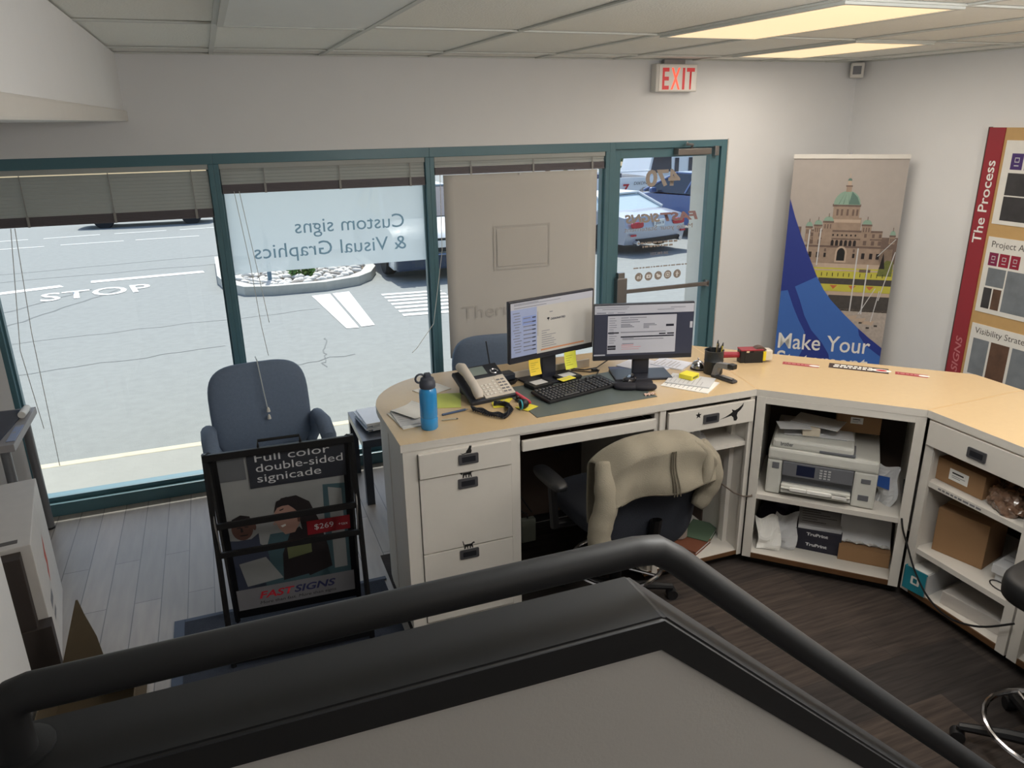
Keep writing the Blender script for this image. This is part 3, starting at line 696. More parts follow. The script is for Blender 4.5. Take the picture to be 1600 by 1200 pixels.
# drawer pedestal
t = thing('drawer_cabinet', 'white three-drawer pedestal under the left end of the counter', 'cabinet', (.89, -1.85, 0))
b = M(WHITE)
b.box(.648, .666, FY+.018, -1.62, .07, .993); b.box(1.15, 1.168, FY+.018, -1.55, .07, .993); b.box(.622, 1.168, FY+.3, FY+.31, .07, .993)
b.box(.622, .686, FY, FY+.018, .06, .993, .001); b.box(1.124, 1.168, FY, FY+.018, .06, .993, .001); b.box(.686, 1.124, FY, FY+.018, .972, .993); b.box(.686, 1.124, FY+.004, FY+.02, .06, .10); b.build('carcass', t)
b = M(KICK); b.box(.65, 1.15, FY+.05, FY+.06, .002, .07); b.build('kick_board', t)
TF = facing_room((0, FY-.018, 0))
for k, (z0, z1, hx, hz, ct) in enumerate(((.858, .975, .913, .922, 1), (.476, .852, .91, .80, 2), (.105, .470, .905, .435, 3))):
    b = M(WHITE); dy = .018 if k == 0 else .008
    b.box(.689, 1.121, FY-dy, FY+.012, z0, z1, .002); dr = b.build('drawer', t)
    if k == 0: b = M(WHITE); b.box(.692, 1.118, FY+.02, FY+.28, z0+.01, z0+.02); b.build('drawer_box', dr)
    T = facing_room((0, FY-dy, 0)); pull(dr, T, hx, hz)
    decal(dr, T, cat1(hx-.002, hz+.026, .85) if ct == 1 else cat2(hx, hz+.026, .95, 1 if ct == 3 else -1), 'cat_sticker')
# knee space: posts, sliding pencil tray
t = thing('knee_space_frame', 'white frame of the desk knee space with a sliding tray under the worktop', 'desk frame', (1.53, -1.8, 0))
b = M(WHITE); b.box(1.17, 1.89, FY, FY+.018, .984, .993); b.box(1.885, 1.905, FY+.018, -1.25, .07, .993); b.build('frame', t)
b = M(DKBROWN); b.box(1.17, 1.885, -1.27, -1.25, .07, .99); b.build('back_panel', t)
b = M(WHITE); b.box(1.176, 1.878, FY-.012, FY+.006, .905, .958, .004); b.use(DKBROWN).box(1.18, 1.874, FY+.006, -1.65, .915, .925); b.build('pencil_tray', t)
for x_ in (1.172, 1.874): b = M(BLACK); b.box(x_, x_+.008, FY+.02, -1.6, .93, .95); b.build('tray_runner', t)
# open cabinet with one drawer, right of the knee space
t = thing('open_drawer_cabinet', 'white open cabinet with a single drawer bearing a bird and a star', 'cabinet', (2.18, -1.75, 0))
b = M(WHITE); b.box(1.905, 1.938, FY, FY+.018, .06, .993, .001); b.box(2.44, 2.468, FY, FY+.018, .06, .993, .001); b.box(2.452, 2.468, FY+.018, -1.55, .07, .993); b.box(1.86, 2.455, FY+.01, -1.35, .066, .084); b.use(BROWN).box(1.86, 2.455, FY+.004, FY+.01, .062, .084)
b.use(WHITE).box(2.425, 2.452, -1.97, -1.93, .084, .99); b.use(DKBROWN).box(1.905, 2.46, -1.33, -1.315, .07, .99); b.box(2.445, 2.452, -1.74, -1.35, .084, .99); b.build('carcass', t)
b = M(KICK); b.box(1.9, 2.46, FY+.06, FY+.07, .003, .062); b.build('kick_board', t)
b = M(WHITE); b.box(1.91, 2.45, FY+.02, -1.5, .712, .735); b.box(1.91, 2.45, FY+.015, FY+.02, .712, .735); b.build('shelf', t)
b = M(WHITE); b.box(1.945, 2.452, FY-.018, FY+.0, .858, .976, .002); b.use(WHITE).box(1.96, 2.43, FY, FY+.3, .87, .88); dr = b.build('drawer', t)
T = facing_room((0, FY-.018, 0)); pull(dr, T, 2.19, .915)
st = [(2.115+(.019 if i % 2 == 0 else .008)*math.sin(2*PI*i/10), .942+(.019 if i % 2 == 0 else .008)*math.cos(2*PI*i/10)) for i in range(10)]
decal(dr, T, [st], 'star_sticker')
decal(dr, T, [[(2.238, .898), (2.275, .908), (2.305, .922), (2.318, .930), (2.312, .945), (2.322, .940), (2.332, .936), (2.352, .944), (2.372, .958), (2.382, .972), (2.380, .952), (2.366, .934), (2.350, .922), (2.346, .908), (2.352, .890), (2.345, .878), (2.330, .880), (2.326, .898), (2.312, .910), (2.285, .905)]], 'bird_sticker')
# corner cabinet with the printer (turned 45 degrees)
ANG = -math.atan2(.547, .545)
b_ = (2.462, -2.103)
W2 = .772
def cab_local(t, W_, zs, drawer=None):
    b = M(WHITE)
    b.box(.0, .045, 0, .02, .06, .993, .001); b.box(W_-.045, W_, 0, .02, .06, .993, .001); b.box(.045, W_-.045, 0, .02, .958, .993, .001)
    b.box(.012, .03, .02, .55, .066, .993); b.box(W_-.03, W_-.012, .02, .55, .066, .993)
    b.box(.03, W_-.03, .012, .55, .066, .085); b.use(BROWN).box(.03, W_-.03, .004, .012, .058, .085)
    b.use(DKBROWN).box(.03, W_-.03, .55, .562, .066, .99); b.build('carcass', t)
    b = M(KICK); b.box(.02, W_-.02, .06, .07, .003, .06); b.build('kick_board', t)
    for z0, z1 in zs:
        b = M(WHITE); b.box(.031, W_-.031, .016, .545, z0, z1); b.box(.031, W_-.031, .01, .016, z0, z1); b.build('shelf', t)
t = thing('printer_cabinet', 'white open corner cabinet holding the printer, turned across the corner', 'cabinet')
cab_local(t, W2, [(.415, .442)]); place(t, (b_[0], b_[1], 0), ANG)
CAB2 = Matrix.Translation((b_[0], b_[1], 0)) @ Matrix.Rotation(ANG, 4, 'Z')
t = thing('shelf_cabinet', 'white cabinet with a top drawer over open shelves of brown cartons', 'cabinet')
cab_local(t, .57, [(.652, .678), (.285, .312)])
b = M(WHITE); b.box(.012, .56, -.014, .004, .862, .985, .002); dr = b.build('drawer', t); pull(dr, facing_room((0, -.014, 0)), .272, .916)
b = flatM(GREYI); T = facing_room((0, .0095, 0)); rnd = random.Random(4); x = .10
while x < .30: w_ = rnd.uniform(.012, .03); b.rect(T, x, x+w_, .660, .669, lay=.5); x += w_+.006
b.build('shelf_label', t)
place(t, (3.02, -2.655, 0), -PI/2)
CAB3 = Matrix.Translation((3.02, -2.655, 0)) @ Matrix.Rotation(-PI/2, 4, 'Z')
t = thing('shelf_cabinet', 'next white shelf cabinet along the counter, at the very right edge of the photo', 'cabinet')
cab_local(t, 1.0, [(.652, .678), (.285, .312)]); place(t, (3.02, -3.235, 0), -PI/2)
# ================================================================== THINGS ON THE COUNTER
PALEI = mat('pale_print', (172, 172, 176), .7)
def paper(name, label, cat, loc, w_, d_, rz, m=PAPER, th=.003, marks=0, group=None, ink=PALEI, curl=0):
    t = thing(name, label, cat, (0, 0, 0), group)
    b = M(m)
    if curl: b.grid(lambda a, c: Vector(((a-.5)*w_, (c-.5)*d_, th+curl*(abs(a-.5)*2)**3*(1 if a > .5 else .3))), 10, 4)
    else: b.box(-w_/2, w_/2, -d_/2, d_/2, 0, th)
    o = b.build('sheet', t)
    if curl: md = o.modifiers.new('s', 'SOLIDIFY'); md.thickness = .0008
    if marks:
        b = flatM(ink); T = up((0, 0, th)); rnd = random.Random(len(label))
        for k in range(marks):
            yy = d_*.40-k*d_*.8/marks; b.rect(T, -w_*.42, -w_*.42+w_*.84*rnd.uniform(.4, 1), yy, yy+d_*.16/marks, lay=.6)
        b.build('print', t)
    return place(t, loc, rz)
Zc = ZT+.0002
# water bottle
t = thing('water_bottle', 'translucent blue water bottle with a grey flip lid standing on the counter', 'water bottle', (.784, -1.945, ZT))
BOT = mat('bottle_blue', (60, 168, 240), .15, spec=.6, noise=.02); b_m = BOT.node_tree.nodes['Principled BSDF']; b_m.inputs['Transmission Weight'].default_value = .3
b = M(BOT); b.lathe([(.034, 0), (.039, .006), (.0395, .05), (.037, .056), (.0395, .062), (.0395, .17), (.037, .185), (.031, .195)], (.784, -1.945, ZT), 28); b.build('bottle', t, smooth=True)
b = M(mat('lid_grey', (70, 74, 86), .5)); b.lathe([(.034, .195), (.036, .2), (.036, .222), (.031, .228), (.03, .238), (.018, .246)], (.784, -1.945, ZT), 24)
b.box(.772, .80, -1.96, -1.93, ZT+.238, ZT+.262, .006); b.build('lid', t, smooth=True)
b = M(mat('lid_grey', (70, 74, 86))); b.tube([(.775+.022*math.cos(a)-.022, -1.945, ZT+.240+.020*math.sin(a)) for a in [2*PI*k/14 for k in range(14)]], .005, 8, closed=True); b.build('carry_loop', t, smooth=True)
b = flatM(mat('bottle_print', (150, 205, 240), .5)); b.build('x', t) if False else None
# papers on the left end
for k, (x, y, w_, d_, rz, lab) in enumerate(((.735, -1.80, .16, .22, .12, 'lowest white paper sheet of the pile beside the blue bottle'), (.73, -1.79, .14, .20, .02, 'open booklet lying on the pile beside the blue bottle'), (.76, -1.74, .14, .17, .5, 'topmost curled brochure on the pile beside the blue bottle'))):
    paper('paper_sheet', lab, 'paper', (x, y, Zc+.0045*k), w_, d_, rz, PAPER if k != 1 else PAPER2, .004, 6, 'papers by the water bottle', curl=.012 if k == 2 else 0)
paper('green_folder', 'yellow-green folder leaning flat under the desk phone', 'folder', (.965, -1.64, Zc), .12, .20, -.3, mat('lime_folder', (196, 206, 104), .7), .003)
paper('paper_sheet', 'white sheet standing out behind the desk phone', 'paper', (.93, -1.45, Zc), .16, .12, .4, PAPER, .003)
def stick(name, label, cat, p0, p1, r_, m, tip=None):
    p0, p1 = Vector(p0), Vector(p1); t = thing(name, label, cat, p0)
    d_ = (p1-p0); b = M(m); b.cyl(p0, p0+d_*.88, r_, n=10); b.build('barrel', t, smooth=True)
    b = M(tip or BLACK); b.tube([p0+d_*.88, p0+d_*.97, p1], [r_, r_*.5, r_*.2], 10); b.build('tip', t, smooth=True); return t
stick('ballpoint_pen', 'dark blue pen lying between the bottle and the desk phone', 'pen', (.878, -1.825, ZT+.006), (1.015, -1.80, ZT+.006), .0055, mat('pen_blue', (52, 76, 110), .4), STEEL)
stick('pencil', 'pale pencil lying in front of the dark blue pen', 'pencil', (.86, -1.885, ZT+.004), (.935, -1.895, ZT+.004), .0038, mat('pencil_tan', (176, 170, 150), .6))
# desk phone
t = thing('desk_phone', 'grey and black desk telephone with a handset on its left side', 'telephone')
PH = mat('phone_grey', (206, 198, 188), .5); PHD = mat('phone_dark', (40, 44, 54), .5)
TP = Matrix.Rotation(R(24), 4, 'X')
b = M(PHD); b.box(-.125, .125, -.115, .12, .0, .022, .006, T=Matrix.Translation((0, 0, .045)) @ TP); b.box(-.09, .09, .02, .10, 0, .09, .01); b.box(-.10, .10, -.11, -.05, 0, .02, .006); b.build('base', t)
TS = Matrix.Translation((0, 0, .068)) @ TP
b = M(PH); b.box(-.045, .125, -.115, .03, 0, .006, .003, T=TS); b.build('keypad_plate', t)
b = M(PHD); b.box(-.045, .125, .03, .118, 0, .010, .003, T=TS); p_ = b.build('display_housing', t)
b = M(mat('lcd_grey', (128, 140, 136), .3)); b.box(-.035, .045, .048, .108, .010, .0115, T=TS); b.build('display', p_)
b = M(CHROME); b.tube([TS @ Vector((.085+.02*math.cos(2*PI*k/18), .055+.015*math.sin(2*PI*k/18), .012)) for k in range(18)], .005, 6, closed=True); b.build('navigation_ring', p_, smooth=True)
b = M(mat('key_cream', (226, 222, 214), .5))
for i in range(3):
    for j in range(4): b.box(-.033+i*.022, -.017+i*.022, -.10+j*.022, -.087+j*.022, .006, .010, .002, T=TS, seg=1)
for j in range(5): b.box(.04, .054, -.103+j*.022, -.09+j*.022, .006, .009, .002, T=TS, seg=1)
b.build('keys', t)
b = M(mat('key_panel', (216, 206, 192), .5)); b.box(.063, .118, -.105, .015, .006, .008, .002, T=TS); k_ = b.build('speed_dial_panel', t)
b = M(GREYI)
for i in range(2):
    for j in range(5): b.box(.068+i*.024, .086+i*.024, -.10+j*.022, -.09+j*.022, .008, .009, T=TS)
b.build('dial_buttons', k_)
b = M(PH)
hp = [TS @ Vector((-.085, y_, z_)) for y_, z_ in ((-.12, .022), (-.10, .036), (-.05, .044), (.04, .046), (.09, .040), (.118, .026))]
b.tube(hp, [.020, .026, .022, .022, .027, .020], 14); b.build('handset', t, smooth=True)
b = M(PHD); b.cyl((.105, .12, .10), (.095, .14, .235), .004, .0035); b.build('antenna', t)
place(t, (1.15, -1.635, Zc), .16)
# coiled cord
b = M(PHD); pts = []
P0 = [Vector(p) for p in ((1.03, -1.82, ZT+.006), (1.08, -1.91, ZT+.006), (1.135, -1.975, ZT+.006), (1.19, -1.91, ZT+.006), (1.20, -1.83, ZT+.006), (1.15, -1.80, ZT+.006))]
for i in range(len(P0)-1):
    for j in range(26):
        q = j/26; c = P0[i].lerp(P0[i+1], q); a = 2*PI*q*9
        pts.append(c+Vector((math.cos(a)*.011, math.sin(a*1.0)*.007, .009+math.sin(a)*.009)))
b.tube(pts, .0052, 5); tag(b.build('coiled_cord', loc=(1.1, -1.88, ZT), smooth=True), 'black coiled phone cord lying in front of the desk phone', 'cord')
# sticky notes scattered left of the keyboard
for k, (x, y, rz, s_, lab) in enumerate(((1.245, -1.66, .3, .075, 'yellow sticky note tucked furthest back by the phone'), (1.21, -1.745, .9, .08, 'yellow sticky note beside the pink highlighter'), (1.175, -1.80, -.2, .07, 'yellow sticky note nearest the coiled cord'), (1.285, -1.88, .5, .08, 'yellow sticky note under the small round gadget'))):
    paper('sticky_note', lab, 'sticky note', (x, y, Zc+.0012*k), s_, s_, rz, YELL, .001, 3, 'sticky notes by the keyboard')
stick('highlighter', 'pink highlighter lying left of the keyboard', 'highlighter', (1.30, -1.70, ZT+.012), (1.315, -1.86, ZT+.012), .009, mat('pink_marker', (238, 92, 110), .4), mat('pink_cap', (216, 66, 90), .4))
t = thing('round_gadget', 'small black ball-shaped gadget with a teal rim on a sticky note', 'gadget', (1.262, -1.90, ZT+.006))
b = M(BLACK); b.cushion((1.262, -1.90, ZT+.030), (.05, .042, .048), 1, 1); b.build('body', t, smooth=True)
b = M(mat('teal_rim', (60, 170, 190), .4)); b.tube([(1.245, -1.905+.020*math.cos(2*PI*k/16), ZT+.030+.022*math.sin(2*PI*k/16)) for k in range(16)], .004, 6, closed=True); b.build('rim', t, smooth=True)
t = thing('ink_stamp', 'tiny black knob lying beside the round gadget', 'knob', (1.272, -1.79, ZT+.006)); b = M(BLACK); b.lathe([(.012, 0), (.013, .008), (.006, .012), (.010, .022), (.004, .028)], (1.272, -1.79, ZT+.006), 12); b.build('body', t, smooth=True)
# dark desk pad
t = thing('desk_pad', 'dark grey-green desk pad under the keyboard', 'desk pad'); b = M(mat('desk_pad', (92, 102, 100), .35)); b.box(-.33, .33, -.22, .22, 0, .003, .001); b.build('pad', t); place(t, (1.60, -1.79, Zc), .04)
b2 = ZT+.0036
# keyboard
t = thing('computer_keyboard', 'black full-size computer keyboard on the desk pad', 'keyboard')
b = M(BLACK); b.box(-.225, .225, -.08, .08, .004, .020, .006, T=Matrix.Rotation(R(3), 4, 'X')); b.build('body', t)
KEY = mat('key_cap', (44, 46, 52), .4, spec=.7); b = M(KEY)
for row in range(6):
    yy = .062-row*.0235-(.006 if row else 0)
    for col in range(19):
        if col in (14, 18) and row == 0: continue
        xx = -.211+col*.0212+(.008 if col > 13 else 0)+(.006 if col > 16 else 0)
        if row == 5 and 4 <= col <= 8:
            if col == 4: b.box(xx, xx+.10, yy-.009, yy+.009, .018, .027, .003, T=Matrix.Rotation(R(3), 4, 'X'), seg=1)
            continue
        if xx > .215: continue
        b.box(xx, xx+.0175, yy-.009, yy+.009, .018, .027, .003, T=Matrix.Rotation(R(3), 4, 'X'), seg=1)
b.build('key_caps', t); place(t, (1.60, -1.765, b2), .22)
# wrist rest mouse pad, mouse
t = thing('gel_mouse_pad', 'black mouse pad with a gel wrist rest by the monitor foot', 'mouse pad'); b = M(mat('mousepad_black', (26, 26, 36), .7))
b.prism([(.10*math.cos(a)*(1+.0*a), .095*math.sin(a)) for a in [2*PI*k/30 for k in range(30)]], up((0, .03, 0)), .006); b.build('pad', t)
b = M(mat('mousepad_black', (26, 26, 36))); b.cushion((-.045, -.075, .016), (.13, .075, .034), .8, .8); b.cushion((.045, -.075, .016), (.13, .075, .034), .8, .8); b.build('wrist_rest', t, smooth=True); place(t, (1.925, -1.79, Zc), -.45)
t = thing('computer_mouse', 'glossy black computer mouse on the gel mouse pad', 'mouse'); b = M(mat('mouse_black', (24, 24, 30), .2, coat=.5)); b.cushion((0, 0, .014), (.06, .105, .036), .7, .75); b.build('shell', t, smooth=True)
b = M(STEEL); b.cyl((-.004, .032, .031), (.004, .032, .031), .008, n=12); b.build('scroll_wheel', t); place(t, (1.912, -1.765, Zc+.007), -.9)
t = thing('candy_wrapper', 'small crumpled wrapper at the counter edge below the mouse pad', 'wrapper', (1.905, -1.965, Zc)); b = M(mat('wrapper', (206, 176, 160), .4)); b.grid(lambda a, c: Vector((1.885+.06*a, -1.975+.025*c, ZT+.002+.010*abs(math.sin(9*a+3*c)))), 8, 5); o = b.build('foil', t); o.modifiers.new('s', 'SOLIDIFY').thickness = .001
# monitors
SCR = mat('screen_white', (176, 178, 188), .35, emit=.16, noise=.02); SCRG = mat('screen_warm', (184, 182, 178), .35, emit=.14, noise=.02)
SBLUE = mat('screen_blue', (150, 162, 196), .35, emit=.13); SDK = mat('screen_dark', (58, 62, 80), .35, emit=.05); SOR = mat('screen_orange', (196, 136, 96), .35, emit=.1); SLN = mat('screen_line', (124, 126, 138), .35, emit=.08); SRD = mat('screen_red', (196, 150, 158), .35, emit=.1); SBK = mat('screen_black', (34, 36, 50), .35, emit=.03)
BEZ = mat('bezel_black', (40, 42, 52), .35)
def monitor(label, w_, h_, zb, arm):
    t = thing('computer_monitor', label, 'monitor', (0, 0, 0), 'monitors on the reception counter')
    b = M(BEZ); b.box(-w_/2, w_/2, 0, .022, zb, zb+h_, .004); b.cushion((0, .03, zb+h_*.5), (w_*.7, .05, h_*.7), .4, .4); b.build('housing', t)
    b = M(BEZ); b.box(-.045, .045, .03, .055, .01, zb+h_*.5, .006); b.build('stand_neck', t)
    b = M(BEZ); b.box(-.155, .155, -.06, .12, 0, .012, .005); b.build('stand_base', t)
    return t
t = monitor('left computer monitor showing an email window, angled toward the desk chair', .545, .325, .135, 0)
T = facing_room((-.2625, -.0006, .165)); W_, H_ = .525, .285
b = flatM(); b.rect(T, 0, W_, 0, H_, SCRG); b.rect(T, 0, W_, H_-.035, H_, SCR, 2); b.rect(T, 0, .16, .004, H_-.035, SBLUE, 2); b.rect(T, 0, .16, 0, .004, SBK, 2)
b.rect(T, .185, .47, .012, .020, SOR, 2); b.rect(T, .07, .155, H_-.12, H_-.075, mat('screen_blue2', (132, 150, 200), .35, emit=.12), 3)
rnd = random.Random(3)
for k in range(15): b.rect(T, .012+.006*(k % 3), .05+rnd.uniform(0, .015), H_-.055-k*.0145, H_-.051-k*.0145, SLN, 3)
for k in range(9): b.rect(T, .075, .115+rnd.uniform(0, .03), H_-.088-k*.021, H_-.083-k*.021, SLN, 4); b.rect(T, .13, .152, H_-.089-k*.021, H_-.083-k*.021, SDK, 4)
b.rect(T, .165, .167, H_-.19, H_-.06, SLN, 3)
for k, (l_, y_) in enumerate(((.20, .026), (.29, .012), (.15, .006))): b.rect(T, .02, .02+l_, H_-y_-.003, H_-y_, SLN, 3)
for k in range(8): b.rect(T, .19, .19+rnd.uniform(.03, .10), .115-k*.012, .118-k*.012, SLN, 3)
b.rect(T, .24, .26, H_-.075, H_-.071, SLN, 3)
b.poly(T, [(.225, .18), (.239, .18), (.2345, .172), (.233, .162), (.231, .172)], SBK, 3); b.disc(T, .232, .179, .008, .005, SBK, 3)
scr = b.build('screen', t); text('lettering', 'DESIGNATED', .014, SDK, scr, facing_room((.0-.2625+.248, -.0006, .165+.168)), width=.095, bold=.0004, lay=3)
b = M(BLACK); b.box(-.06, .0, -.001, .0, .148, .152); b.build('brand_plate', t)
place(t, (1.565, -1.555, Zc), math.atan2(.12, .525))
t = monitor('right computer monitor showing a dark order form page, in front of the glass door', .532, .305, .10, 0)
T = facing_room((-.2625, -.0006, .125)); H_ = .272
b = flatM(); b.rect(T, 0, W_, 0, H_, SDK); b.rect(T, 0, W_, H_-.045, H_, SCR, 2); b.rect(T, .07, .435, .012, H_-.055, SCR, 2); b.rect(T, .0, .06, .003, .010, SCR, 2)
for k, (x0, l_, y_) in enumerate(((.01, .17, .008), (.04, .13, .018), (.01, .05, .036), (.07, .03, .037), (.12, .04, .037), (.33, .09, .026), (.40, .08, .016))): b.rect(T, x0, x0+l_, H_-y_-.003, H_-y_, SLN if k != 2 else SDK, 3)
for k in range(12): b.rect(T, .078, .10+rnd.uniform(0, .02), H_-.07-k*.012, H_-.067-k*.012, SLN, 3)
for k, (x0, l_, y_) in enumerate(((.14, .04, .065), (.185, .09, .065), (.14, .09, .077), (.14, .10, .088), (.14, .05, .1), (.14, .06, .107), (.14, .07, .114), (.26, .06, .1), (.26, .07, .107), (.26, .03, .114), (.26, .03, .121), (.14, .24, .143), (.15, .06, .175), (.15, .22, .182), (.15, .06, .205))): b.rect(T, x0, x0+l_, H_-y_-.004, H_-y_, SLN, 3)
for x0, x1, y_, h_ in ((.38, .422, .107, .012), (.072, .13, .143, .007), (.345, .38, .154, .007), (.388, .425, .154, .007), (.14, .425, .166, .007), (.072, .115, .215, .011), (.072, .115, .229, .009)): b.rect(T, x0, x1, H_-y_-h_, H_-y_, SBK, 3)
b.rect(T, .145, .21, .055, .060, SRD, 3); b.rect(T, .145, .25, .045, .049, SRD, 3); b.rect(T, .145, .24, .034, .037, SRD, 3); b.rect(T, .508, .522, .14, .175, SCR, 3); b.rect(T, .07, .44, H_-.055, H_-.05, SBK, 3)
b.build('screen', t)
place(t, (2.022, -1.70, Zc), -.28)
# sticky notes hanging on the left monitor
def hang(label, x, z, s_, h_, m, y_=-1.6):
    t = thing('sticky_note', label, 'sticky note', (0, 0, 0), 'sticky notes on the monitor edge'); b = M(m)
    b.grid(lambda a, c: Vector(((a-.5)*s_, -.018*(1-c)**2, (c-1)*h_)), 4, 6); o = b.build('sheet', t); o.modifiers.new('s', 'SOLIDIFY').thickness = .0006
    b = flatM(mat('pencil_grey', (150, 140, 60), .8)); rnd = random.Random(x)
    for k in range(5):
        z0 = -h_*.25-k*h_*.13; c = 1+z0/h_; T = facing_room((0, -.018*(1-c)**2-.001, 0)); b.rect(T, -s_*.38, -s_*.38+s_*rnd.uniform(.3, .75), z0, z0+.002)
    b.build('handwriting', t); return place(t, (x, y_, z), .23)
hang('amber sticky note hanging from the left part of the left monitor', 1.445, 1.172, .072, .082, YELD, -1.592)
hang('yellow-green sticky note hanging from the right part of the left monitor', 1.672, 1.172, .078, .092, mat('lime_sticky', (226, 228, 84), .8), -1.540)
# riser strip, adapter, boxes, cables behind keyboard
t = thing('cardboard_strip', 'long pale strip of card standing behind the keyboard', 'card strip'); b = M(mat('pale_card', (214, 206, 196), .8)); b.box(-.25, .25, 0, .012, 0, .045, .002); b.build('strip', t); place(t, (1.60, -1.455, Zc), .12)
t = thing('power_adapter', 'black power adapter box with a coil of cable beside the phone', 'adapter', (0, 0, 0)); b = M(mat('adapter', (52, 58, 70), .4)); b.box(-.05, .05, -.035, .035, .02, .055, .008); b.build('body', t)
b = M(BLACK)
for k in range(4): b.tube([(.05*math.cos(a)*(1+.1*k), .03*math.sin(a)-.03, .005+.005*k) for a in [2*PI*j/18 for j in range(18)]], .003, 5, closed=True)
b.build('cable', t); place(t, (1.315, -1.49, Zc), .1)
def small_box(label, x, y, rz, lab):
    t = thing('card_reader', label, 'card reader', (0, 0, 0)); b = M(BLACK); b.box(-.065, .065, -.045, .045, 0, .022, .006); b.build('body', t)
    b = M(mat('label_grey', (206, 206, 206), .6)); b.box(-.04, .04, -.03, .03, .022, .023, .0005); b.build('sticker', t); return place(t, (x, y, b2), rz)
small_box('flat black card reader with a pale sticker left of the keyboard top', 1.455, -1.625, .25, 0)
small_box('flat black card reader with a pale sticker behind the middle of the keyboard', 1.64, -1.575, .25, 0)
paper('sticky_note', 'yellow sticky note lying between keyboard and the second card reader', 'sticky note', (1.60, -1.655, b2+.031), .09, .05, .3, YELL, .001, 2, 'sticky notes by the keyboard')
b = M(BLACK)
b.tube([(1.70, -1.42, ZT+.01), (1.78, -1.50, ZT+.012), (1.86, -1.49, ZT+.012), (1.98, -1.42, ZT+.03), (2.01, -1.50, ZT+.12)], .0035, 6); b.tube([(1.72, -1.46, ZT+.006), (1.80, -1.53, ZT+.006), (1.86, -1.52, ZT+.006), (1.80, -1.60, ZT+.006)], .003, 6); b.box(1.82, 1.85, -1.525, -1.50, ZT, ZT+.016, .003)
tag(b.build('monitor_cable', loc=(1.85, -1.5, ZT)), 'black monitor cables lying behind the two screens', 'cable')
# papers right of the monitor
paper('paper_sheet', 'white paper sheet on a blue folder under the right monitor', 'paper', (2.14, -1.54, Zc), .20, .26, .5, mat('bluish_paper', (226, 230, 244), .8), .004)
paper('blue_folder', 'slate blue folder under the foot of the right monitor', 'folder', (2.05, -1.56, Zc), .26, .10, -.28, mat('slate_folder', (98, 108, 142), .7), .002)
paper('clipboard_paper', 'white page on a dark clipboard behind the right monitor', 'clipboard', (2.285, -1.575, Zc+.0), .15, .19, .6, mat('bluish_paper', (226, 230, 244)), .008, 7)
paper('paper_sheet', 'lower white form of the pair right of the mouse pad', 'paper', (2.19, -1.905, Zc), .19, .25, .65, PAPER, .004, 9, 'forms under the sticky pad')
paper('paper_sheet', 'upper white form with the sticky pad on it', 'paper', (2.215, -1.87, Zc+.0045), .16, .23, .75, PAPER2, .006, 8, 'forms under the sticky pad')
t = thing('sticky_note_pad', 'thick pad of yellow sticky notes on white forms', 'sticky note pad'); b = M(YELL); b.box(-.038, .038, -.038, .038, 0, .024, .001); b.build('pad', t); b = flatM(mat('pad_print', (120, 116, 50), .8)); T = facing_room((0, -.038, 0)); b.rect(T, -.025, .025, .006, .016); b.build('print', t); place(t, (2.228, -1.835, ZT+.0115), .45)
t = thing('counter_bell', 'silver counter bell on a black foot beside the pen cup', 'bell', (2.375, -1.70, ZT)); b = M(BLACK); b.lathe([(.042, 0), (.042, .008), (.036, .012)], (2.375, -1.70, ZT), 24); b.build('foot', t, smooth=True)
b = M(CHROME); b.lathe([(.037, .012), (.036, .025), (.028, .040), (.014, .048), (.003, .05), (.003, .058), (.006, .062), (.001, .064)], (2.375, -1.70, ZT), 24); b.build('dome', t, smooth=True)
t = thing('pen_cup', 'black mesh pen cup full of pens', 'pen cup', (2.41, -1.79, ZT)); b = M(mat('mesh_black', (38, 42, 46), .5, noise=.4, scale=200)); b.lathe([(.048, 0), (.050, .004), (.050, .07), (.052, .073), (.050, .076), (.050, .125), (.053, .13), (.047, .13), (.047, .01), (.01, .008)], (2.41, -1.79, ZT), 28); b.build('cup', t, smooth=True)
for k, (dx, dy, h_, m, lab) in enumerate(((.02, .0, .165, STEEL, 'silver pen at the front of the pen cup'), (.03, .02, .175, mat('pen_tan', (180, 160, 110), .5), 'tan pen standing tallest at the right of the pen cup'), (-.01, .02, .15, BLACK, 'black pen leaning left in the pen cup'), (.015, -.025, .16, mat('pen_dark', (60, 60, 66), .4), 'dark grey pen in the middle of the pen cup'), (.035, -.01, .17, mat('pen_yellow', (196, 176, 70), .5), 'yellow pen leaning right in the pen cup'))):
    stick('pen', lab, 'pen', (2.41+dx*.6, -1.79+dy*.6, ZT+.012), (2.41+dx*1.25, -1.79+dy*1.25, ZT+h_), .005, m)
# stapler
t = thing('stapler', 'upright grey and black stapler in front of the pen cup', 'stapler'); b = M(mat('stapler_dark', (60, 60, 64), .4)); b.box(-.02, .02, -.075, .075, 0, .014, .005); b.box(-.012, .012, -.07, .03, .014, .018, .002); b.build('base', t)
b = M(STEEL); b.box(-.011, .011, -.06, .02, .018, .021); b.build('anvil', t)
b = M(mat('stapler_grey', (128, 128, 132), .4)); b.prism([(.075, .012), (.06, .065), (.045, .085), (-.03, .095), (-.055, .085), (-.05, .068), (.03, .062), (.045, .03), (.05, .012)], fr((-.016, 0, 0), Y, Z3), .032); b.build('arm', t)
b = M(BLACK); b.box(-.019, .019, -.066, -.03, .072, .099, .006); b.build('head', t); place(t, (2.395, -1.91, Zc), .22)
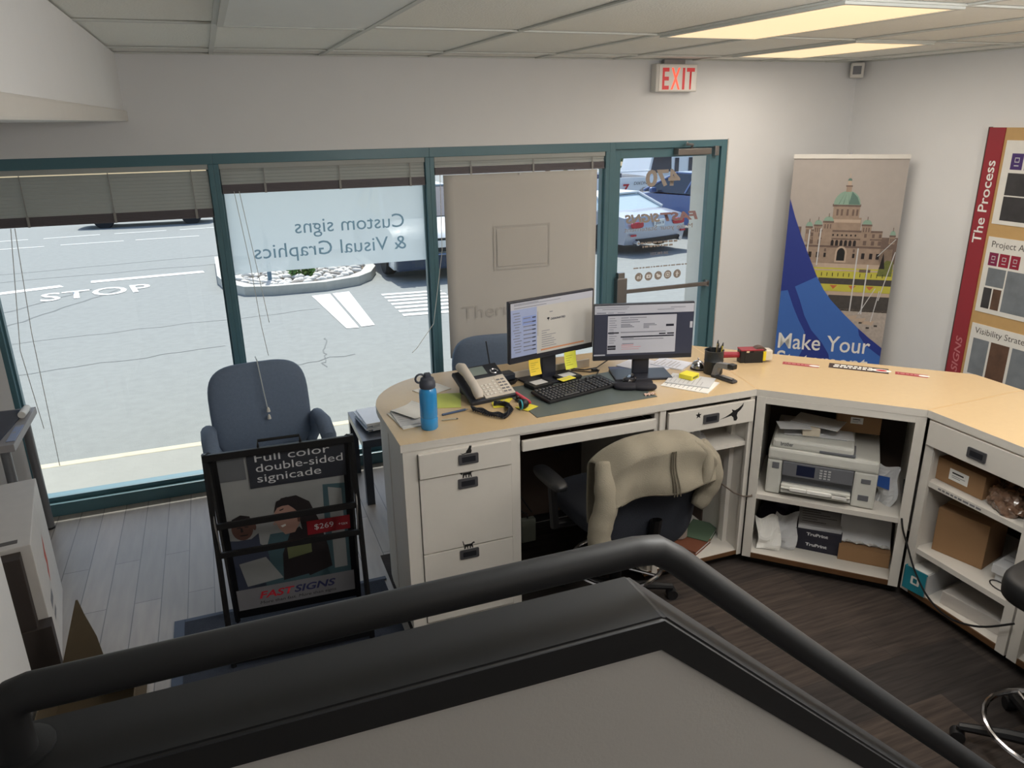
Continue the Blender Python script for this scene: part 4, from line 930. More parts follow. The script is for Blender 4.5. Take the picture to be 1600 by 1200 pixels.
# packing tape dispenser
t = thing('tape_dispenser', 'red and black packing tape gun lying on the counter', 'tape dispenser', (0, 0, 0)); TR = mat('tape_red', (150, 34, 52), .4)
b = M(TR); b.tube([(-.21, 0, .045), (-.10, 0, .042)], [.019, .017], 12); b.build('handle', t, smooth=True)
b = M(BLACK); b.box(-.10, -.065, -.03, .03, .0, .075, .006); b.box(-.075, .03, -.032, -.028, .0, .06, .001); b.build('frame', t)
b = M(TR); b.box(-.10, .03, -.033, .033, .07, .078, .003); b.build('top_guard', t)
b = M(mat('brown_core', (90, 70, 60), .6)); T = Matrix.Translation((.015, 0, .045)) @ Matrix.Rotation(PI/2, 4, 'X'); b.lathe([(.028, -.024), (.044, -.024), (.044, .024), (.028, .024)], n=24, T=T); b.build('tape_roll', t, smooth=True)
b = M(mat('clear_plastic', (214, 206, 190), .2)); b.box(.04, .085, -.031, .031, .01, .07, .008); b.build('roller_guard', t)
b = M(mat('tape_yellow', (230, 206, 40), .5)); b.box(.028, .044, -.036, -.030, .012, .066); b.build('warning_label', t); place(t, (2.752, -1.71, Zc), -.30)
# stickers on the worktop edge (read from the public side)
def top_label(label, x0, y0, x1, y1, w_, m, body, ink, spot):
    t = thing('counter_sticker', label, 'sticker', ((x0+x1)/2, (y0+y1)/2, Zc), None)
    uu = Vector((x0-x1, y0-y1, 0)); L_ = uu.length; T = fr((x1, y1, ZT+.0003), uu, Vector((-uu.y, uu.x, 0)))
    b = flatM(); b.rect(T, 0, L_, -w_/2, w_/2, m, 0); b.disc(T, L_*.12, 0, w_*.55, w_*.28, PAPER, 1)
    if spot: b.disc(T, L_*.12, 0, w_*.30, w_*.16, RED, 2)
    b.build('strip', t)
    b = flatM(ink); rnd = random.Random(w_)
    for zr in ((.04, .26), (-.28, -.06)) if body > 1 else ((-.12, .12),):
        x = L_*.27
        while x < L_*.90: q_ = rnd.uniform(.012, .03); b.rect(T, x, min(x+q_, L_*.93), w_*zr[0], w_*zr[1], lay=2); x += q_+.006
    b.build('small_print', t)
top_label('short red sticker at the counter edge left of the black one', 2.872, -1.795, 3.005, -1.93, .052, mat('sticker_red', (166, 66, 70), .6), 1, mat('sticker_pink', (206, 140, 140), .6), False)
top_label('black and white lettered sticker at the counter edge before the banner', 3.075, -1.93, 3.285, -2.145, .092, mat('sticker_black', (54, 36, 34), .6), 2, PAPER, True)
top_label('short red sticker at the counter edge right of the black one', 3.30, -2.175, 3.405, -2.29, .052, mat('sticker_red', (166, 66, 70), .6), 1, mat('sticker_pink', (206, 140, 140), .6), False)

# ================================================================== THINGS INSIDE THE CABINETS
def inn(t, CAB, x, y, z, rz=0):
    t.matrix_world = CAB @ Matrix.Translation((x, y, z)) @ Matrix.Rotation(rz, 4, 'Z')
    l, q, s_ = t.matrix_world.decompose(); t.location = l; t.rotation_euler = q.to_euler(); return t
def carton(name, label, w_, d_, h_, m, lab=None, flaps=False, cat='cardboard box', group=None, textl=None):
    t = thing(name, label, cat, (0, 0, 0), group); b = M(m)
    if flaps:
        b.box(-w_/2, w_/2, -d_/2, d_/2, 0, .004); b.box(-w_/2, w_/2, -d_/2, -d_/2+.004, 0, h_); b.box(-w_/2, w_/2, d_/2-.004, d_/2, 0, h_); b.box(-w_/2, -w_/2+.004, -d_/2, d_/2, 0, h_); b.box(w_/2-.004, w_/2, -d_/2, d_/2, 0, h_)
    else: b.box(-w_/2, w_/2, -d_/2, d_/2, 0, h_, .003)
    b.build('carton', t)
    if not flaps: b = M(mat('packing_tape', (176, 146, 106), .35)); b.box(-w_/2-.0006, w_/2+.0006, -.025, .025, h_, h_+.0008); b.build('tape', t) if m in (CARD, CARDD) else b.bm.free()
    if lab:
        x0, x1, z0, z1 = lab; b = flatM(); T = facing_room((0, -d_/2, 0)); b.rect(T, x0, x1, z0, z1, PAPER)
        b.rect(T, x0+(x1-x0)*.15, x1-(x1-x0)*.25, z0+(z1-z0)*.62, z0+(z1-z0)*.75, INK, 2); b.rect(T, x0+(x1-x0)*.15, x1-(x1-x0)*.15, z0+(z1-z0)*.4, z0+(z1-z0)*.45, GREYI, 2); b.rect(T, x0+(x1-x0)*.15, x1-(x1-x0)*.4, z0+(z1-z0)*.25, z0+(z1-z0)*.3, GREYI, 2); b.build('shipping_label', t)
    if textl:
        for (s_, x, z, sz, w2, m2) in textl: text('lettering', s_, sz, m2, t, facing_room((x, -d_/2, z)), width=w2, bold=.001)
    return t
# printer
PR = mat('printer_white', (206, 206, 200), .5); PRD = mat('printer_grey', (104, 106, 112), .45)
PRT = t = thing('printer', 'white multifunction inkjet printer on the middle shelf of the corner cabinet', 'printer', (0, 0, 0))
b = M(PR); b.box(-.265, -.19, -.2, .2, .004, .20, .012); b.box(.155, .265, -.2, .2, .004, .20, .012); b.box(-.265, .265, -.03, .2, .004, .2, .008); b.box(-.19, .155, -.19, .0, .012, .03, .004); b.build('body', t)
b = M(PR); b.box(-.265, .265, -.205, .2, .2, .265, .014); b.build('scanner_lid', t)
b = M(PR); b.box(-.25, .14, -.195, .18, .265, .315, .014); ad = b.build('document_feeder', t)
b = M(PRD); b.box(-.02, .15, -.198, -.06, .268, .283, .004); b.box(-.05, .10, -.10, .15, .315, .319); b.build('feeder_slot', ad)
b = M(PRD); b.box(-.188, .153, -.205, -.16, .118, .198, .004); b.box(-.19, .155, -.16, -.02, .03, .12); cp = b.build('control_panel', t)
b = M(mat('printer_lcd', (30, 36, 60), .2)); b.box(-.118, -.03, -.2065, -.205, .13, .188, .001); b.build('display', cp)
b = M(mat('printer_key', (176, 178, 180), .5))
for i in range(3):
    for j in range(4): b.box(-.006+i*.02, .007+i*.02, -.2075, -.205, .130+j*.014, .138+j*.014, .001)
b.build('keypad', cp)
b = M(PR); b.box(-.185, .15, -.235, -.05, .055, .062, .002); b.box(-.185, .15, -.225, -.2, .03, .075, .004); tr = b.build('paper_tray', t)
b = M(PAPER); b.box(-.14, -.06, -.238, -.22, .05, .066, .001); b.box(-.055, .06, -.238, -.22, .05, .066, .001); b.box(.065, .135, -.238, -.22, .045, .062, .001); b.build('tray_tab', tr)
b = M(PRD); b.box(-.24, -.205, -.203, -.199, .15, .185, .003); b.box(.19, .235, -.203, -.199, .14, .165, .003); b.box(.185, .235, -.203, -.199, .045, .075, .003); b.build('card_slot', t)
text('lettering', 'brother', .03, mat('logo_grey', (90, 92, 98), .5), t, facing_room((-.21, -.196, .282)), width=.062, bold=.0006)
inn(t, CAB2, .345, .245, .4425, .0)
TOPP = .4425+.32
t = carton('cardboard_box', 'brown cardboard box standing on top of the printer', .215, .12, .16, CARD, (-.04, .02, .05, .085)); inn(t, CAB2, .49, .33, TOPP+.001, .05)
t = carton('checkbook_box', 'small white carton on papers on top of the printer', .085, .12, .045, mat('cream_carton', (206, 196, 178), .7), cat='box'); inn(t, CAB2, .265, .18, TOPP+.005, .15)
for k, (x, y, z, w_, d_, rz, lab) in enumerate(((.30, .26, 0, .34, .26, .1, 'lowest loose sheet lying on the printer lid'), (.185, .13, .048, .16, .10, .3, 'grey sheet drooping over the left end of the printer'), (.30, .22, .053, .24, .16, -.25, 'grey folder resting on the small white carton'))):
    paper('paper_sheet', lab, 'paper', (0, 0, 0), w_, d_, 0, PAPER2, .003, 0, 'papers on the printer'); inn([o for o in COL.objects if o.get('label') == lab][0], CAB2, x, y, TOPP+z, rz)
t = thing('ink_bag', 'blue and white paper bag tucked at the right of the printer', 'bag', (0, 0, 0)); b = M(PAPER2); b.grid(lambda a, c: Vector(((a-.5)*.09+.012*math.sin(7*c), -.02+.02*math.sin(5*a+3*c), c*.20)), 8, 10); o = b.build('bag', t); o.modifiers.new('s', 'SOLIDIFY').thickness = .03
b = flatM(mat('bag_blue', (40, 84, 160), .6)); T = facing_room((0, -.078, 0)); b.poly(T, [(-.03, .10), (.035, .095), (.03, .165), (-.025, .16)]); b.build('print', t); inn(t, CAB2, .662, .20, .4425, -.3)
# bottom shelf of the corner cabinet
TZ = .0855
for k in range(2):
    t = carton('envelope_box', ('lower' if k == 0 else 'upper')+' navy box of the pair stacked under the printer', .235, .28, .062, mat('navy_box', (34, 34, 48), .6), cat='box', group='navy boxes under the printer', textl=[('TruPrint', -.06, .030, .024, .11, PAPER2)]); inn(t, CAB2, .375, .29, TZ+.0625*k, -.02)
t = paper('newspaper', 'folded newspaper lying on the navy boxes under the printer', 'newspaper', (0, 0, 0), .22, .22, 0, PAPER2, .02, 6, ink=INK); inn(t, CAB2, .37, .27, TZ+.126, .05)
t = carton('cardboard_box', 'flat open brown carton at the bottom right of the corner cabinet', .25, .26, .085, CARD); inn(t, CAB2, .605, .25, TZ, .0)
t = thing('foam_board', 'leaning pale board tilted over the flat carton', 'board', (0, 0, 0)); b = M(PAPER2); b.box(-.125, .125, -.003, .003, 0, .23); b.build('board', t); t.matrix_world = CAB2 @ Matrix.Translation((.60, .16, TZ+.092)) @ Matrix.Rotation(R(-52), 4, 'X') @ Matrix.Rotation(.03, 4, 'Z'); l, q, s_ = t.matrix_world.decompose(); t.location = l; t.rotation_euler = q.to_euler()
t = thing('plastic_wrap', 'crumpled clear plastic wrap under the pale board on the flat carton', 'plastic wrap', (0, 0, 0)); b = M(mat('clear_wrap', (200, 198, 194), .2)); b.grid(lambda a, c: Vector(((a-.5)*.22, (c-.5)*.10, .006+.012*abs(math.sin(11*a+5*c)))), 14, 6); o = b.build('film', t); o.modifiers.new('s', 'SOLIDIFY').thickness = .001; inn(t, CAB2, .61, .20, TZ+.0865)
def crumple(name, label, cat, w_, h_, m, amp, seed):
    rnd = random.Random(seed); a1, a2, a3 = [rnd.uniform(4, 9) for _ in range(3)]
    t = thing(name, label, cat, (0, 0, 0)); b = M(m)
    b.grid(lambda a, c: Vector(((a-.5)*w_+.01*math.sin(a2*c), amp*math.sin(a1*a+a3*c)+amp*.6*math.sin(a2*3*c-a*5)+.10*c*c, c*h_*(1-.15*math.sin(a3*a)))), 10, 10); o = b.build('sheet', t); o.modifiers.new('s', 'SOLIDIFY').thickness = .001; return t
t = crumple('crumpled_paper', 'crumpled white drawing sheet leaning in the bottom left of the corner cabinet', 'paper', .12, .15, PAPER, .012, 4); inn(t, CAB2, .125, .07, TZ+.004, .2)
t = crumple('paper_sheet', 'pale sheet leaning behind the crumpled drawing in the corner cabinet', 'paper', .12, .17, PAPER2, .008, 9); inn(t, CAB2, .20, .12, TZ+.002, -.1)
t = thing('purple_bag', 'dark purple bag slumped at the bottom left of the corner cabinet', 'bag', (0, 0, 0)); b = M(mat('purple_black', (40, 32, 52), .5)); b.cushion((0, 0, .07), (.17, .2, .14), .7, .6); b.cushion((.04, .05, .13), (.10, .1, .12), .7, .7); b.build('bag', t, smooth=True); inn(t, CAB2, .125, .33, TZ)
# power cord hooked over the posts
b = M(mat('brown_cord', (84, 70, 60), .6)); b.tube([(2.33, -1.9, .50), (2.40, -2.07, .44), (2.44, -2.098, .425), (2.475, -2.12, .43), (2.50, -2.10, .47), (2.52, -2.06, .60), (2.55, -2.02, .75)], .004, 6); tag(b.build('cord_loop', loc=(2.44, -2.09, .43), smooth=True), 'thin brown cord looped round the post left of the printer', 'cord')
b = M(BLACK); b.tube(smooth_path([CAB2 @ Vector(p) for p in ((.735, .14, .60), (.735, .06, .50), (.745, -.02, .42))]+[CAB3 @ Vector(p) for p in ((.02, -.03, .33), (.10, -.04, .22), (.20, -.05, .14), (.33, -.06, .115), (.47, -.05, .16), (.60, -.03, .26))]), .005, 6); tag(b.build('power_cable', loc=CAB3 @ Vector((.03, -.03, .26)), smooth=True), 'black cable hanging from the corner cabinet across the shelf cabinet', 'cable')
# shelf cabinet contents (local: x along, y depth)
t = carton('cardboard_box', 'low brown carton with a white label on the upper shelf of the shelf cabinet', .25, .24, .115, CARD, (-.055, .045, .03, .085)); inn(t, CAB3, .155, .185, .6785, .0)
t = thing('bag_of_clips', 'clear plastic bag of brown clips hanging over the upper shelf', 'plastic bag', (0, 0, 0)); BAGM = mat('bag_clear', (118, 90, 72), .22, noise=.75, scale=60, coat=.8, bump=.5, bscale=70); b = M(BAGM)
b.cushion((0, 0, .05), (.17, .19, .10), .8, .7); b.cushion((.03, -.06, .025), (.13, .10, .06), .8, .8); b.cushion((-.02, .05, .075), (.1, .1, .07), .8, .8); b.jitter(.007, 42); b.build('bag', t, smooth=True, ang=25)
b = M(BRONZE := mat('clip_brown', (140, 96, 64), .4)); rnd = random.Random(2)
for k in range(26):
    a = rnd.uniform(0, 2*PI); rr = rnd.uniform(.01, .075); b.tube([(rr*math.cos(a), rr*math.sin(a)*1.0, .088+rnd.uniform(-.01, .012)), (rr*math.cos(a)+rnd.uniform(-.03, .03), rr*math.sin(a)+rnd.uniform(-.03, .03), .092+rnd.uniform(-.01, .014))], .004, 5)
b.build('clips', t); inn(t, CAB3, .375, .13, .6785)
t = carton('cardboard_box', 'large brown carton on the middle shelf of the shelf cabinet', .235, .21, .23, CARD); inn(t, CAB3, .165, .20, .3125, .25)
b = flatM(); T = fr((.1175, .08, 0), (0, 1, 0), Z3); b.T = T
T = fr((.118, -.10, .0), Y, Z3); b.rect(T, .01, .19, .10, .215, PAPER2); b.rect(T, .02, .17, .185, .20, INK, 2); b.rect(T, .02, .15, .165, .175, GREYI, 2); b.rect(T, .03, .10, .12, .155, GREYI, 2); b.build('shipping_label', t)
for k, (x, y, z, rz, lab) in enumerate(((.40, .22, .0, .5, 'lower leaflet stack beside the large carton'), (.42, .20, .045, .2, 'upper leaflet stack leaning beside the large carton'))):
    t = paper('leaflet_stack', lab, 'leaflets', (0, 0, 0), .13, .20, 0, PAPER2, .042, 3, 'leaflets beside the large carton'); inn(t, CAB3, x, y, .3125+z, rz)
b = M(BLACK); b.tube([CAB3 @ Vector((.40+.045*math.cos(a)+.01*a, .08+.03*math.sin(a), .318)) for a in [2*PI*k/20*1.2 for k in range(24)]]+[CAB3 @ Vector((.56, .04, .317))], .0028, 5); tag(b.build('thin_cable', loc=CAB3 @ Vector((.4, .08, .3125))), 'thin black cable looped on the middle shelf', 'cable')
t = thing('teal_box', 'teal and white open box on the bottom shelf of the shelf cabinet', 'box', (0, 0, 0)); TB = mat('box_teal', (28, 128, 146), .6); b = M(TB); b.box(-.06, .06, -.17, -.166, 0, .125); b.box(-.06, -.056, -.17, .17, 0, .125); b.use(PAPER2).box(.056, .06, -.17, .17, 0, .12); b.box(-.056, .056, -.166, .17, 0, .004); b.box(-.06, .06, .166, .17, 0, .125); b.build('carton', t)
b = M(PAPER); b.box(-.05, .05, -.15, .0, .004, .118); b.use(PAPER2).box(-.05, .05, .005, .16, .004, .105); b.build('contents', t)
b = flatM(); T = facing_room((-.0, -.17, 0)); b.poly(T, rrect(-.02, .025, .04, .085, .006), PAPER); b.poly(T, rrect(-.008, .013, .05, .075, .003), TB, 2); b.build('logo', t); inn(t, CAB3, .055, .16, TZ, .15)
t = carton('flat_box', 'long flat white box with a dark print on the bottom shelf', .30, .22, .07, mat('flatbox_white', (196, 190, 184), .6), cat='box'); inn(t, CAB3, .335, .165, TZ, .12)
b = flatM(); T = up((0, 0, .07)); b.rect(T, -.09, .10, -.02, .07, mat('print_navy', (48, 50, 66), .5)); b.rect(T, -.06, .02, .0, .05, PAPER2, 2); T = fr((.15, -.11, 0), Y, Z3); b.rect(T, .02, .16, .015, .05, INK, 2); b.build('print', t)
t = carton('cardboard_box', 'brown carton on the upper shelf of the rightmost cabinet', .3, .3, .16, CARD); inn(t, Matrix.Translation((3.02, -3.235, 0)) @ Matrix.Rotation(-PI/2, 4, 'Z'), .3, .3, .6785)
# knee space and right bay things
t = thing('waste_bin', 'black waste bin standing at the right of the knee space', 'waste bin', (2.30, -1.60, .0855)); b = M(mat('bin_black', (26, 26, 34), .6)); b.prism(rrect(-.10, .10, -.12, .12, .03), up((2.30, -1.60, .0855)), .005)
lo, hi = [(x*.85, y*.85) for x, y in rrect(-.12, .12, -.14, .14, .04)], rrect(-.12, .12, -.14, .14, .04)
r0, r1 = b.ring([(2.30+x, -1.60+y, .0855) for x, y in lo]), b.ring([(2.30+x, -1.60+y, .385) for x, y in hi]); b.bridge(r0, r1); r3 = b.ring([(2.30+x*.93, -1.60+y*.93, .385) for x, y in hi]); b.bridge(r1, r3); r4 = b.ring([(2.30+x*.93, -1.60+y*.93, .10) for x, y in lo]); b.bridge(r3, r4); b.build('bin', t)
t = thing('plastic_jar', 'clear jar with a purple-blue lid on the cabinet floor beside the bin', 'jar', (2.205, -1.86, .125)); b = M(mat('jar_plastic', (150, 140, 132), .3)); b.lathe([(.045, 0), (.052, .006), (.052, .10), (.04, .12)], (2.205, -1.86, .11), 20); b.build('jar', t, smooth=True)
b = M(mat('lid_purple', (60, 52, 140), .5)); b.lathe([(.045, .12), (.046, .142), (.04, .146)], (2.205, -1.86, .11), 20); b.build('lid', t, smooth=True)
def book(label, x, y, z, w_, d_, h_, rz, cover, group=None):
    t = thing('book', label, 'book', (0, 0, 0), group); b = M(cover); b.box(-w_/2, w_/2, -d_/2, d_/2, 0, .003); b.box(-w_/2, w_/2, -d_/2, d_/2, h_-.003, h_); b.box(-w_/2, -w_/2+.003, -d_/2, d_/2, 0, h_); b.build('cover', t)
    b = M(PAPER2); b.box(-w_/2+.004, w_/2-.006, -d_/2+.005, d_/2-.005, .003, h_-.003); b.build('pages', t); return place(t, (x, y, z), rz)
book('brown book lying on the cabinet floor under the jar', 2.22, -1.90, .0855, .18, .24, .022, .5, mat('book_brown', (120, 72, 52), .7), 'books on the cabinet floor')
book('green book lying on the cabinet floor right of the jar', 2.355, -1.86, .0855, .15, .21, .028, -.9, mat('book_green', (84, 104, 84), .7), 'books on the cabinet floor')
t = crumple('crumpled_paper', 'crumpled paper on the shelf under the bird drawer', 'paper', .10, .06, PAPER2, .015, 12); place(t, (2.22, -1.98, .737), .3)
t = thing('power_brick', 'pale power brick standing on end in the knee space', 'power brick', (1.47, -1.42, 0)); b = M(mat('brick_pale', (150, 156, 144), .6)); b.box(1.425, 1.515, -1.44, -1.40, .0022, .15, .008); b.build('body', t); b = M(BLACK); b.tube([(1.47, -1.42, .15), (1.46, -1.44, .19), (1.40, -1.40, .22), (1.30, -1.35, .35), (1.2, -1.3, .6)], .004, 6); b.build('cable', t)
b = M(BLACK)
for k in range(3): b.tube([(1.20+.03*k, -1.30, .93-.03*k), (1.22+.04*k, -1.33, .6), (1.30+.05*k, -1.34, .35), (1.42+.05*k, -1.36, .15)], .004, 6)
tag(b.build('cable_bundle', loc=(1.3, -1.33, .4), smooth=True), 'black cables hanging down the back of the knee space', 'cables')
t = thing('tray_clutter', 'dark bag hanging under the pencil tray beside the jacket', 'bag', (1.64, -1.6, .80)); b = M(mat('dark_bag', (40, 40, 52), .7)); b.cushion((1.66, -1.5, .72), (.22, .12, .26), .6, .6); b.build('bag', t, smooth=True)
t = thing('paper_scrap', 'tiny white scrap of paper on the dark carpet', 'paper scrap', (1.83, -2.52, .003)); b = M(PAPER); b.box(1.82, 1.842, -2.53, -2.515, .0025, .006, .001); b.build('scrap', t)
# ================================================================== CHAIRS
def star_base(t, m, rad=.30, casters=True, z=.09):
    b = M(m); b.cyl((0, 0, .06), (0, 0, .12), .032); hub = b.build('hub', t)
    for k in range(5):
        a = 2*PI*k/5+.3; c, s_ = math.cos(a), math.sin(a)
        b = M(m); b.tube([(0, 0, .10), (rad*.5*c, rad*.5*s_, .09), (rad*c, rad*s_, .068)], [.026, .022, .016], 8); b.build('leg', t, smooth=True)
        b = M(BLACK); b.cyl((rad*c-.022*s_, rad*s_+.022*c, .028), (rad*c+.022*s_, rad*s_-.022*c, .028), .027, n=16); b.tube([(rad*c, rad*s_, .05), (rad*c, rad*s_, .07)], .01, 8); b.build('caster', t, smooth=True)
def office_chair(label, fab, seat_z=.46, back_w=.56, back_h=.56, back_z=.52, arm='loop', group=None, ring=False, tilt=-8, rz_=.24):
    """sits facing -y"""
    t = thing('office_chair', label, 'chair', (0, 0, 0), group)
    star_base(t, BLACK)
    b = M(BLACKM); b.cyl((0, 0, .1), (0, 0, seat_z-.06), .022); b.cyl((0, 0, .1), (0, 0, seat_z*.55), .03); b.box(-.10, .10, -.10, .14, seat_z-.075, seat_z-.05, .006); b.build('gas_lift', t, smooth=True)
    b = M(fab); b.cushion((0, -.02, seat_z), (.54, .52, .12), .45, .5); b.build('seat', t, smooth=True)
    T = Matrix.Translation((0, .24, back_z+back_h/2)) @ Matrix.Rotation(R(tilt), 4, 'X') @ Matrix.Rotation(PI/2, 4, 'X')
    b = M(fab); b.cushion((0, 0, 0), (back_w, back_h, .12), .5, .52, T=T, nu=48); b.build('backrest', t, smooth=True)
    b = M(BLACKM); b.tube([(0, .12, seat_z-.06), (0, .28, seat_z-.05), (0, .325, seat_z+.06), (0, .30, back_z+.0)], .022, 8); b.build('back_bar', t, smooth=True)
    for s_ in (-1, 1):
        x = s_*.30; b = M(fab if arm == 'loop' else BLACK)
        if arm == 'loop':
            b.tube([(x*.80, .19, seat_z-.02), (x, .20, seat_z+.10), (x*1.03, .15, seat_z+.20), (x*1.05, .0, seat_z+.215), (x*1.05, -.13, seat_z+.17), (x*1.03, -.17, seat_z+.05), (x*.85, -.14, seat_z-.05)], [.028, .034, .042, .044, .042, .034, .026], 12)
        else:
            b.tube([(x*.6, 0, seat_z-.06), (x*1.15, 0, seat_z-.05), (x*1.2, 0, seat_z+.17)], [.018, .022, .022], 8); b.cushion((x*1.2, -.02, seat_z+.19), (.085, .27, .05), .7, .6)
        b.build('armrest', t, smooth=True)
    if ring:
        b = M(CHROME); b.tube([(.23*math.cos(2*PI*k/32), .23*math.sin(2*PI*k/32), rz_) for k in range(32)], .011, 8, closed=True)
        for k in range(3):
            a = 2*PI*k/3; b.tube([(.03*math.cos(a), .03*math.sin(a), rz_-.02), (.23*math.cos(a), .23*math.sin(a), rz_)], .008, 8)
        b.build('foot_ring', t, smooth=True)
    return t
c1 = office_chair('slate grey office chair in front of the window with a blind cord over its back', NAVYF, .47, .57, .56, .46, group='grey office chairs facing the room'); place(c1, (.125, -.80, 0), R(4))
c2 = copy_tree(c1); c2['label'] = 'slate grey office chair behind the counter, only its rounded top showing'; place(c2, (1.56, -.80, 0), R(-8))
b = M(mat('cord_pale', (190, 196, 196), .6)); b.tube([(.115, -.50, 1.04), (.120, -.56, 1.035), (.125, -.610, .97), (.135, -.632, .85), (.145, -.642, .74)], .003, 6); o = b.build('blind_cord', loc=(.13, -.55, 1.03), smooth=True); tag(o, 'pale blind cord with two tassels draped over the window chair back', 'cord')
b = M(mat('tassel', (225, 222, 214), .5))
for z in (.75, .705): b.lathe([(.003, .02), (.008, .012), (.011, -.008), (.003, -.01)], (.146, -.65, z), 10)
b.build('tassel', o, smooth=True)
c3 = office_chair('black drafting chair pulled up to the knee space with a beige jacket over its back', FABRIC, .58, .52, .56, .42, arm='tee', group=None, ring=True, tilt=-6)
place(c3, (1.655, -2.14, 0), PI+.05)
# the jacket over the backrest: built in the chair's own frame (facing -y, so the back is +y), then turned with it
JK = mat('beige_fleece', (138, 131, 116), .95, noise=.06, scale=10, bump=.3, bscale=240); JK2 = mat('dark_seam', (92, 86, 74), .9)
t = thing('jacket', 'beige fleece jacket draped over the back of the drafting chair', 'jacket', (0, 0, 0))
def jk(a, c, off=0):
    x = (a-.5)*.545; q = abs(a-.5)*2
    top = .985-.085*q**3.2
    L_ = c*.50
    wr = .012*math.sin(9*a+4*c)+.008*math.sin(21*a-6*c)+.006*math.sin(14*c+3*a)
    if c < .34: y = .19; z = top-.30*(1-c/.34)+.0; y = .175-.01*(1-c/.34)
    elif c < .52:
        th = PI*(c-.34)/.18; y = .265-.09*math.cos(th); z = top+.045*math.sin(th)
    else:
        k = (c-.52)/.48; y = .365+.028*k+.012*math.sin(8*a)*k; z = top+(.79+.012*math.sin(9*a+1)+.01*q-top)*k
    return Vector((x*(1+.02*math.sin(5*c)), y+wr*.9+off, z+wr*.5))
b = M(JK); b.grid(lambda a, c: jk(a, c), 40, 40); o = b.build('body', t, smooth=True, ang=180); o.modifiers.new('s', 'SOLIDIFY').thickness = .012
sub = o.modifiers.new('d', 'SUBSURF'); sub.levels = 1; sub.render_levels = 1
b = M(JK2)
for k, a in enumerate((.40, .425, .445)): b.tube([jk(a, .36+.64*i/16, .009) for i in range(4, 17)], .0035, 5)
b.tube([jk(i/24, .97, .009) for i in range(1, 24)], .003, 5)
b.build('stitched_seams', t)
b = M(JK); b.tube(smooth_path([(.245, .27, .94), (.275, .33, .87), (.285, .36, .79), (.315, .37, .71), (.325, .38, .64), (.29, .385, .59), (.25, .38, .545)], 4), [.03+.022*math.sin(PI*(i+4)/31)+.002*math.sin(i*1.7) for i in range(25)], 14); s1_ = b.build('sleeve', t, smooth=True, ang=180)
b = M(JK); b.tube(smooth_path([(-.235, .28, .95), (-.27, .32, .88), (-.28, .335, .80), (-.26, .33, .73), (-.215, .33, .66)], 4), [.028+.026*math.sin(PI*(i+3)/20)+.002*math.sin(i*1.9) for i in range(17)], 14); b.build('sleeve', t, smooth=True, ang=180)
b = M(JK); b.tube(smooth_path([(-.17, .33, .985), (-.235, .345, .93), (-.225, .375, .85), (-.20, .385, .80)], 4), [.012+.016*math.sin(PI*(i+1)/14) for i in range(13)], 12); b.build('collar_fold', t, smooth=True, ang=180)
place(t, (1.655, -2.14, 0), PI+.05)
c4 = office_chair('black drafting stool with a chrome foot ring at the lower right corner', mat('black_vinyl', (18, 18, 20), .5), .745, .44, .40, .86, arm='none_', ring=True, rz_=.15)
for ch in list(c4.children):
    if ch.name.startswith('armrest'): bpy.data.objects.remove(ch)
place(c4, (2.675, -3.68, 0), PI+R(8))
for ch in c4.children:
    if ch.name.startswith('seat'): ch.scale = (.84, .84, 1)

# ================================================================== A-FRAME SIGN
t = thing('a_frame_sign', 'black metal A-frame sidewalk sign with a poster standing on the entrance mat', 'a-frame sign')
H_ = .99; near, far = -.175, .17
def leg(b, x, y0, h0=0.012): b.tube([(x, 0, H_), (x, y0, h0)], .0125, 4)
b = M(BLACKM); b.box(-.322, -.296, -.012, .012, H_-.03, H_, 0); b.box(.296, .322, -.012, .012, H_-.03, H_, 0); b.box(-.322, .322, -.018, .0, H_-.032, H_-.0, .002); b.build('top_rail', t)
for s_ in (-1, 1):
    b = M(BLACKM); leg(b, s_*.312, near); b.build('leg', t)
    b = M(BLACKM); leg(b, s_*.296, far); b.build('leg', t)
pn = lambda z: near*(1-z/H_); pf = lambda z: far*(1-z/H_)
for z, hh in ((.665, .028), (.535, .026), (.04, .03)): b = M(BLACKM); b.box(-.312, .312, pn(z)-.010, pn(z)+.006, z-hh/2, z+hh/2, .002); b.build('cross_bar', t)
for s_ in (-1, 1): b = M(STEEL); b.tube([(s_*.30, pn(.54), .545), (s_*.302, pn(.6)-.012, .60), (s_*.306, pn(.68)-.02, .67), (s_*.31, pn(.72), .73)], .004, 6); b.build('lock_wire', t)
b = M(BLACKM); b.tube([(-.09, 0, H_), (-.088, 0, H_+.03), (.088, 0, H_+.03), (.09, 0, H_)], .006, 8); b.build('handle', t)
sl_ = math.hypot(far, H_)
TP = fr((-.28, pf(.06), .06), X, (0, -far, H_)); TPn = TP
PW, PH_ = .56, sl_*(.97-.06/H_)
b = M(BLACKM); b.box(-.012, PW+.012, -.02, .02, -.008, -.002, T=TP); b.box(-.012, .012, -.02, PH_, -.012, .004, T=TP); b.box(PW-.012, PW+.012, -.02, PH_, -.012, .004, T=TP); b.box(-.012, PW+.012, -.025, .022, -.012, .005, T=TP); b.build('poster_frame', t)
b = M(mat('poster_grey', (150, 154, 156), .5)); b.box(.0, PW, .0, PH_, -.006, 0, T=TP); po = b.build('poster', t)
HD = mat('poster_header', (46, 49, 57), .5); SK1 = mat('poster_skin_dark', (96, 68, 60), .6); SK2 = mat('poster_skin', (168, 132, 120), .6); HR = mat('poster_hair', (34, 28, 30), .6); TQ = mat('poster_teal', (66, 92, 100), .6); LG = mat('poster_light', (146, 148, 148), .6); SH = mat('poster_shirt', (56, 62, 80), .6); LBL = mat('poster_badge', (104, 110, 76), .6); PRD2 = mat('poster_red', (140, 28, 38), .5)  # backlit dimness of the poster put into these print colours
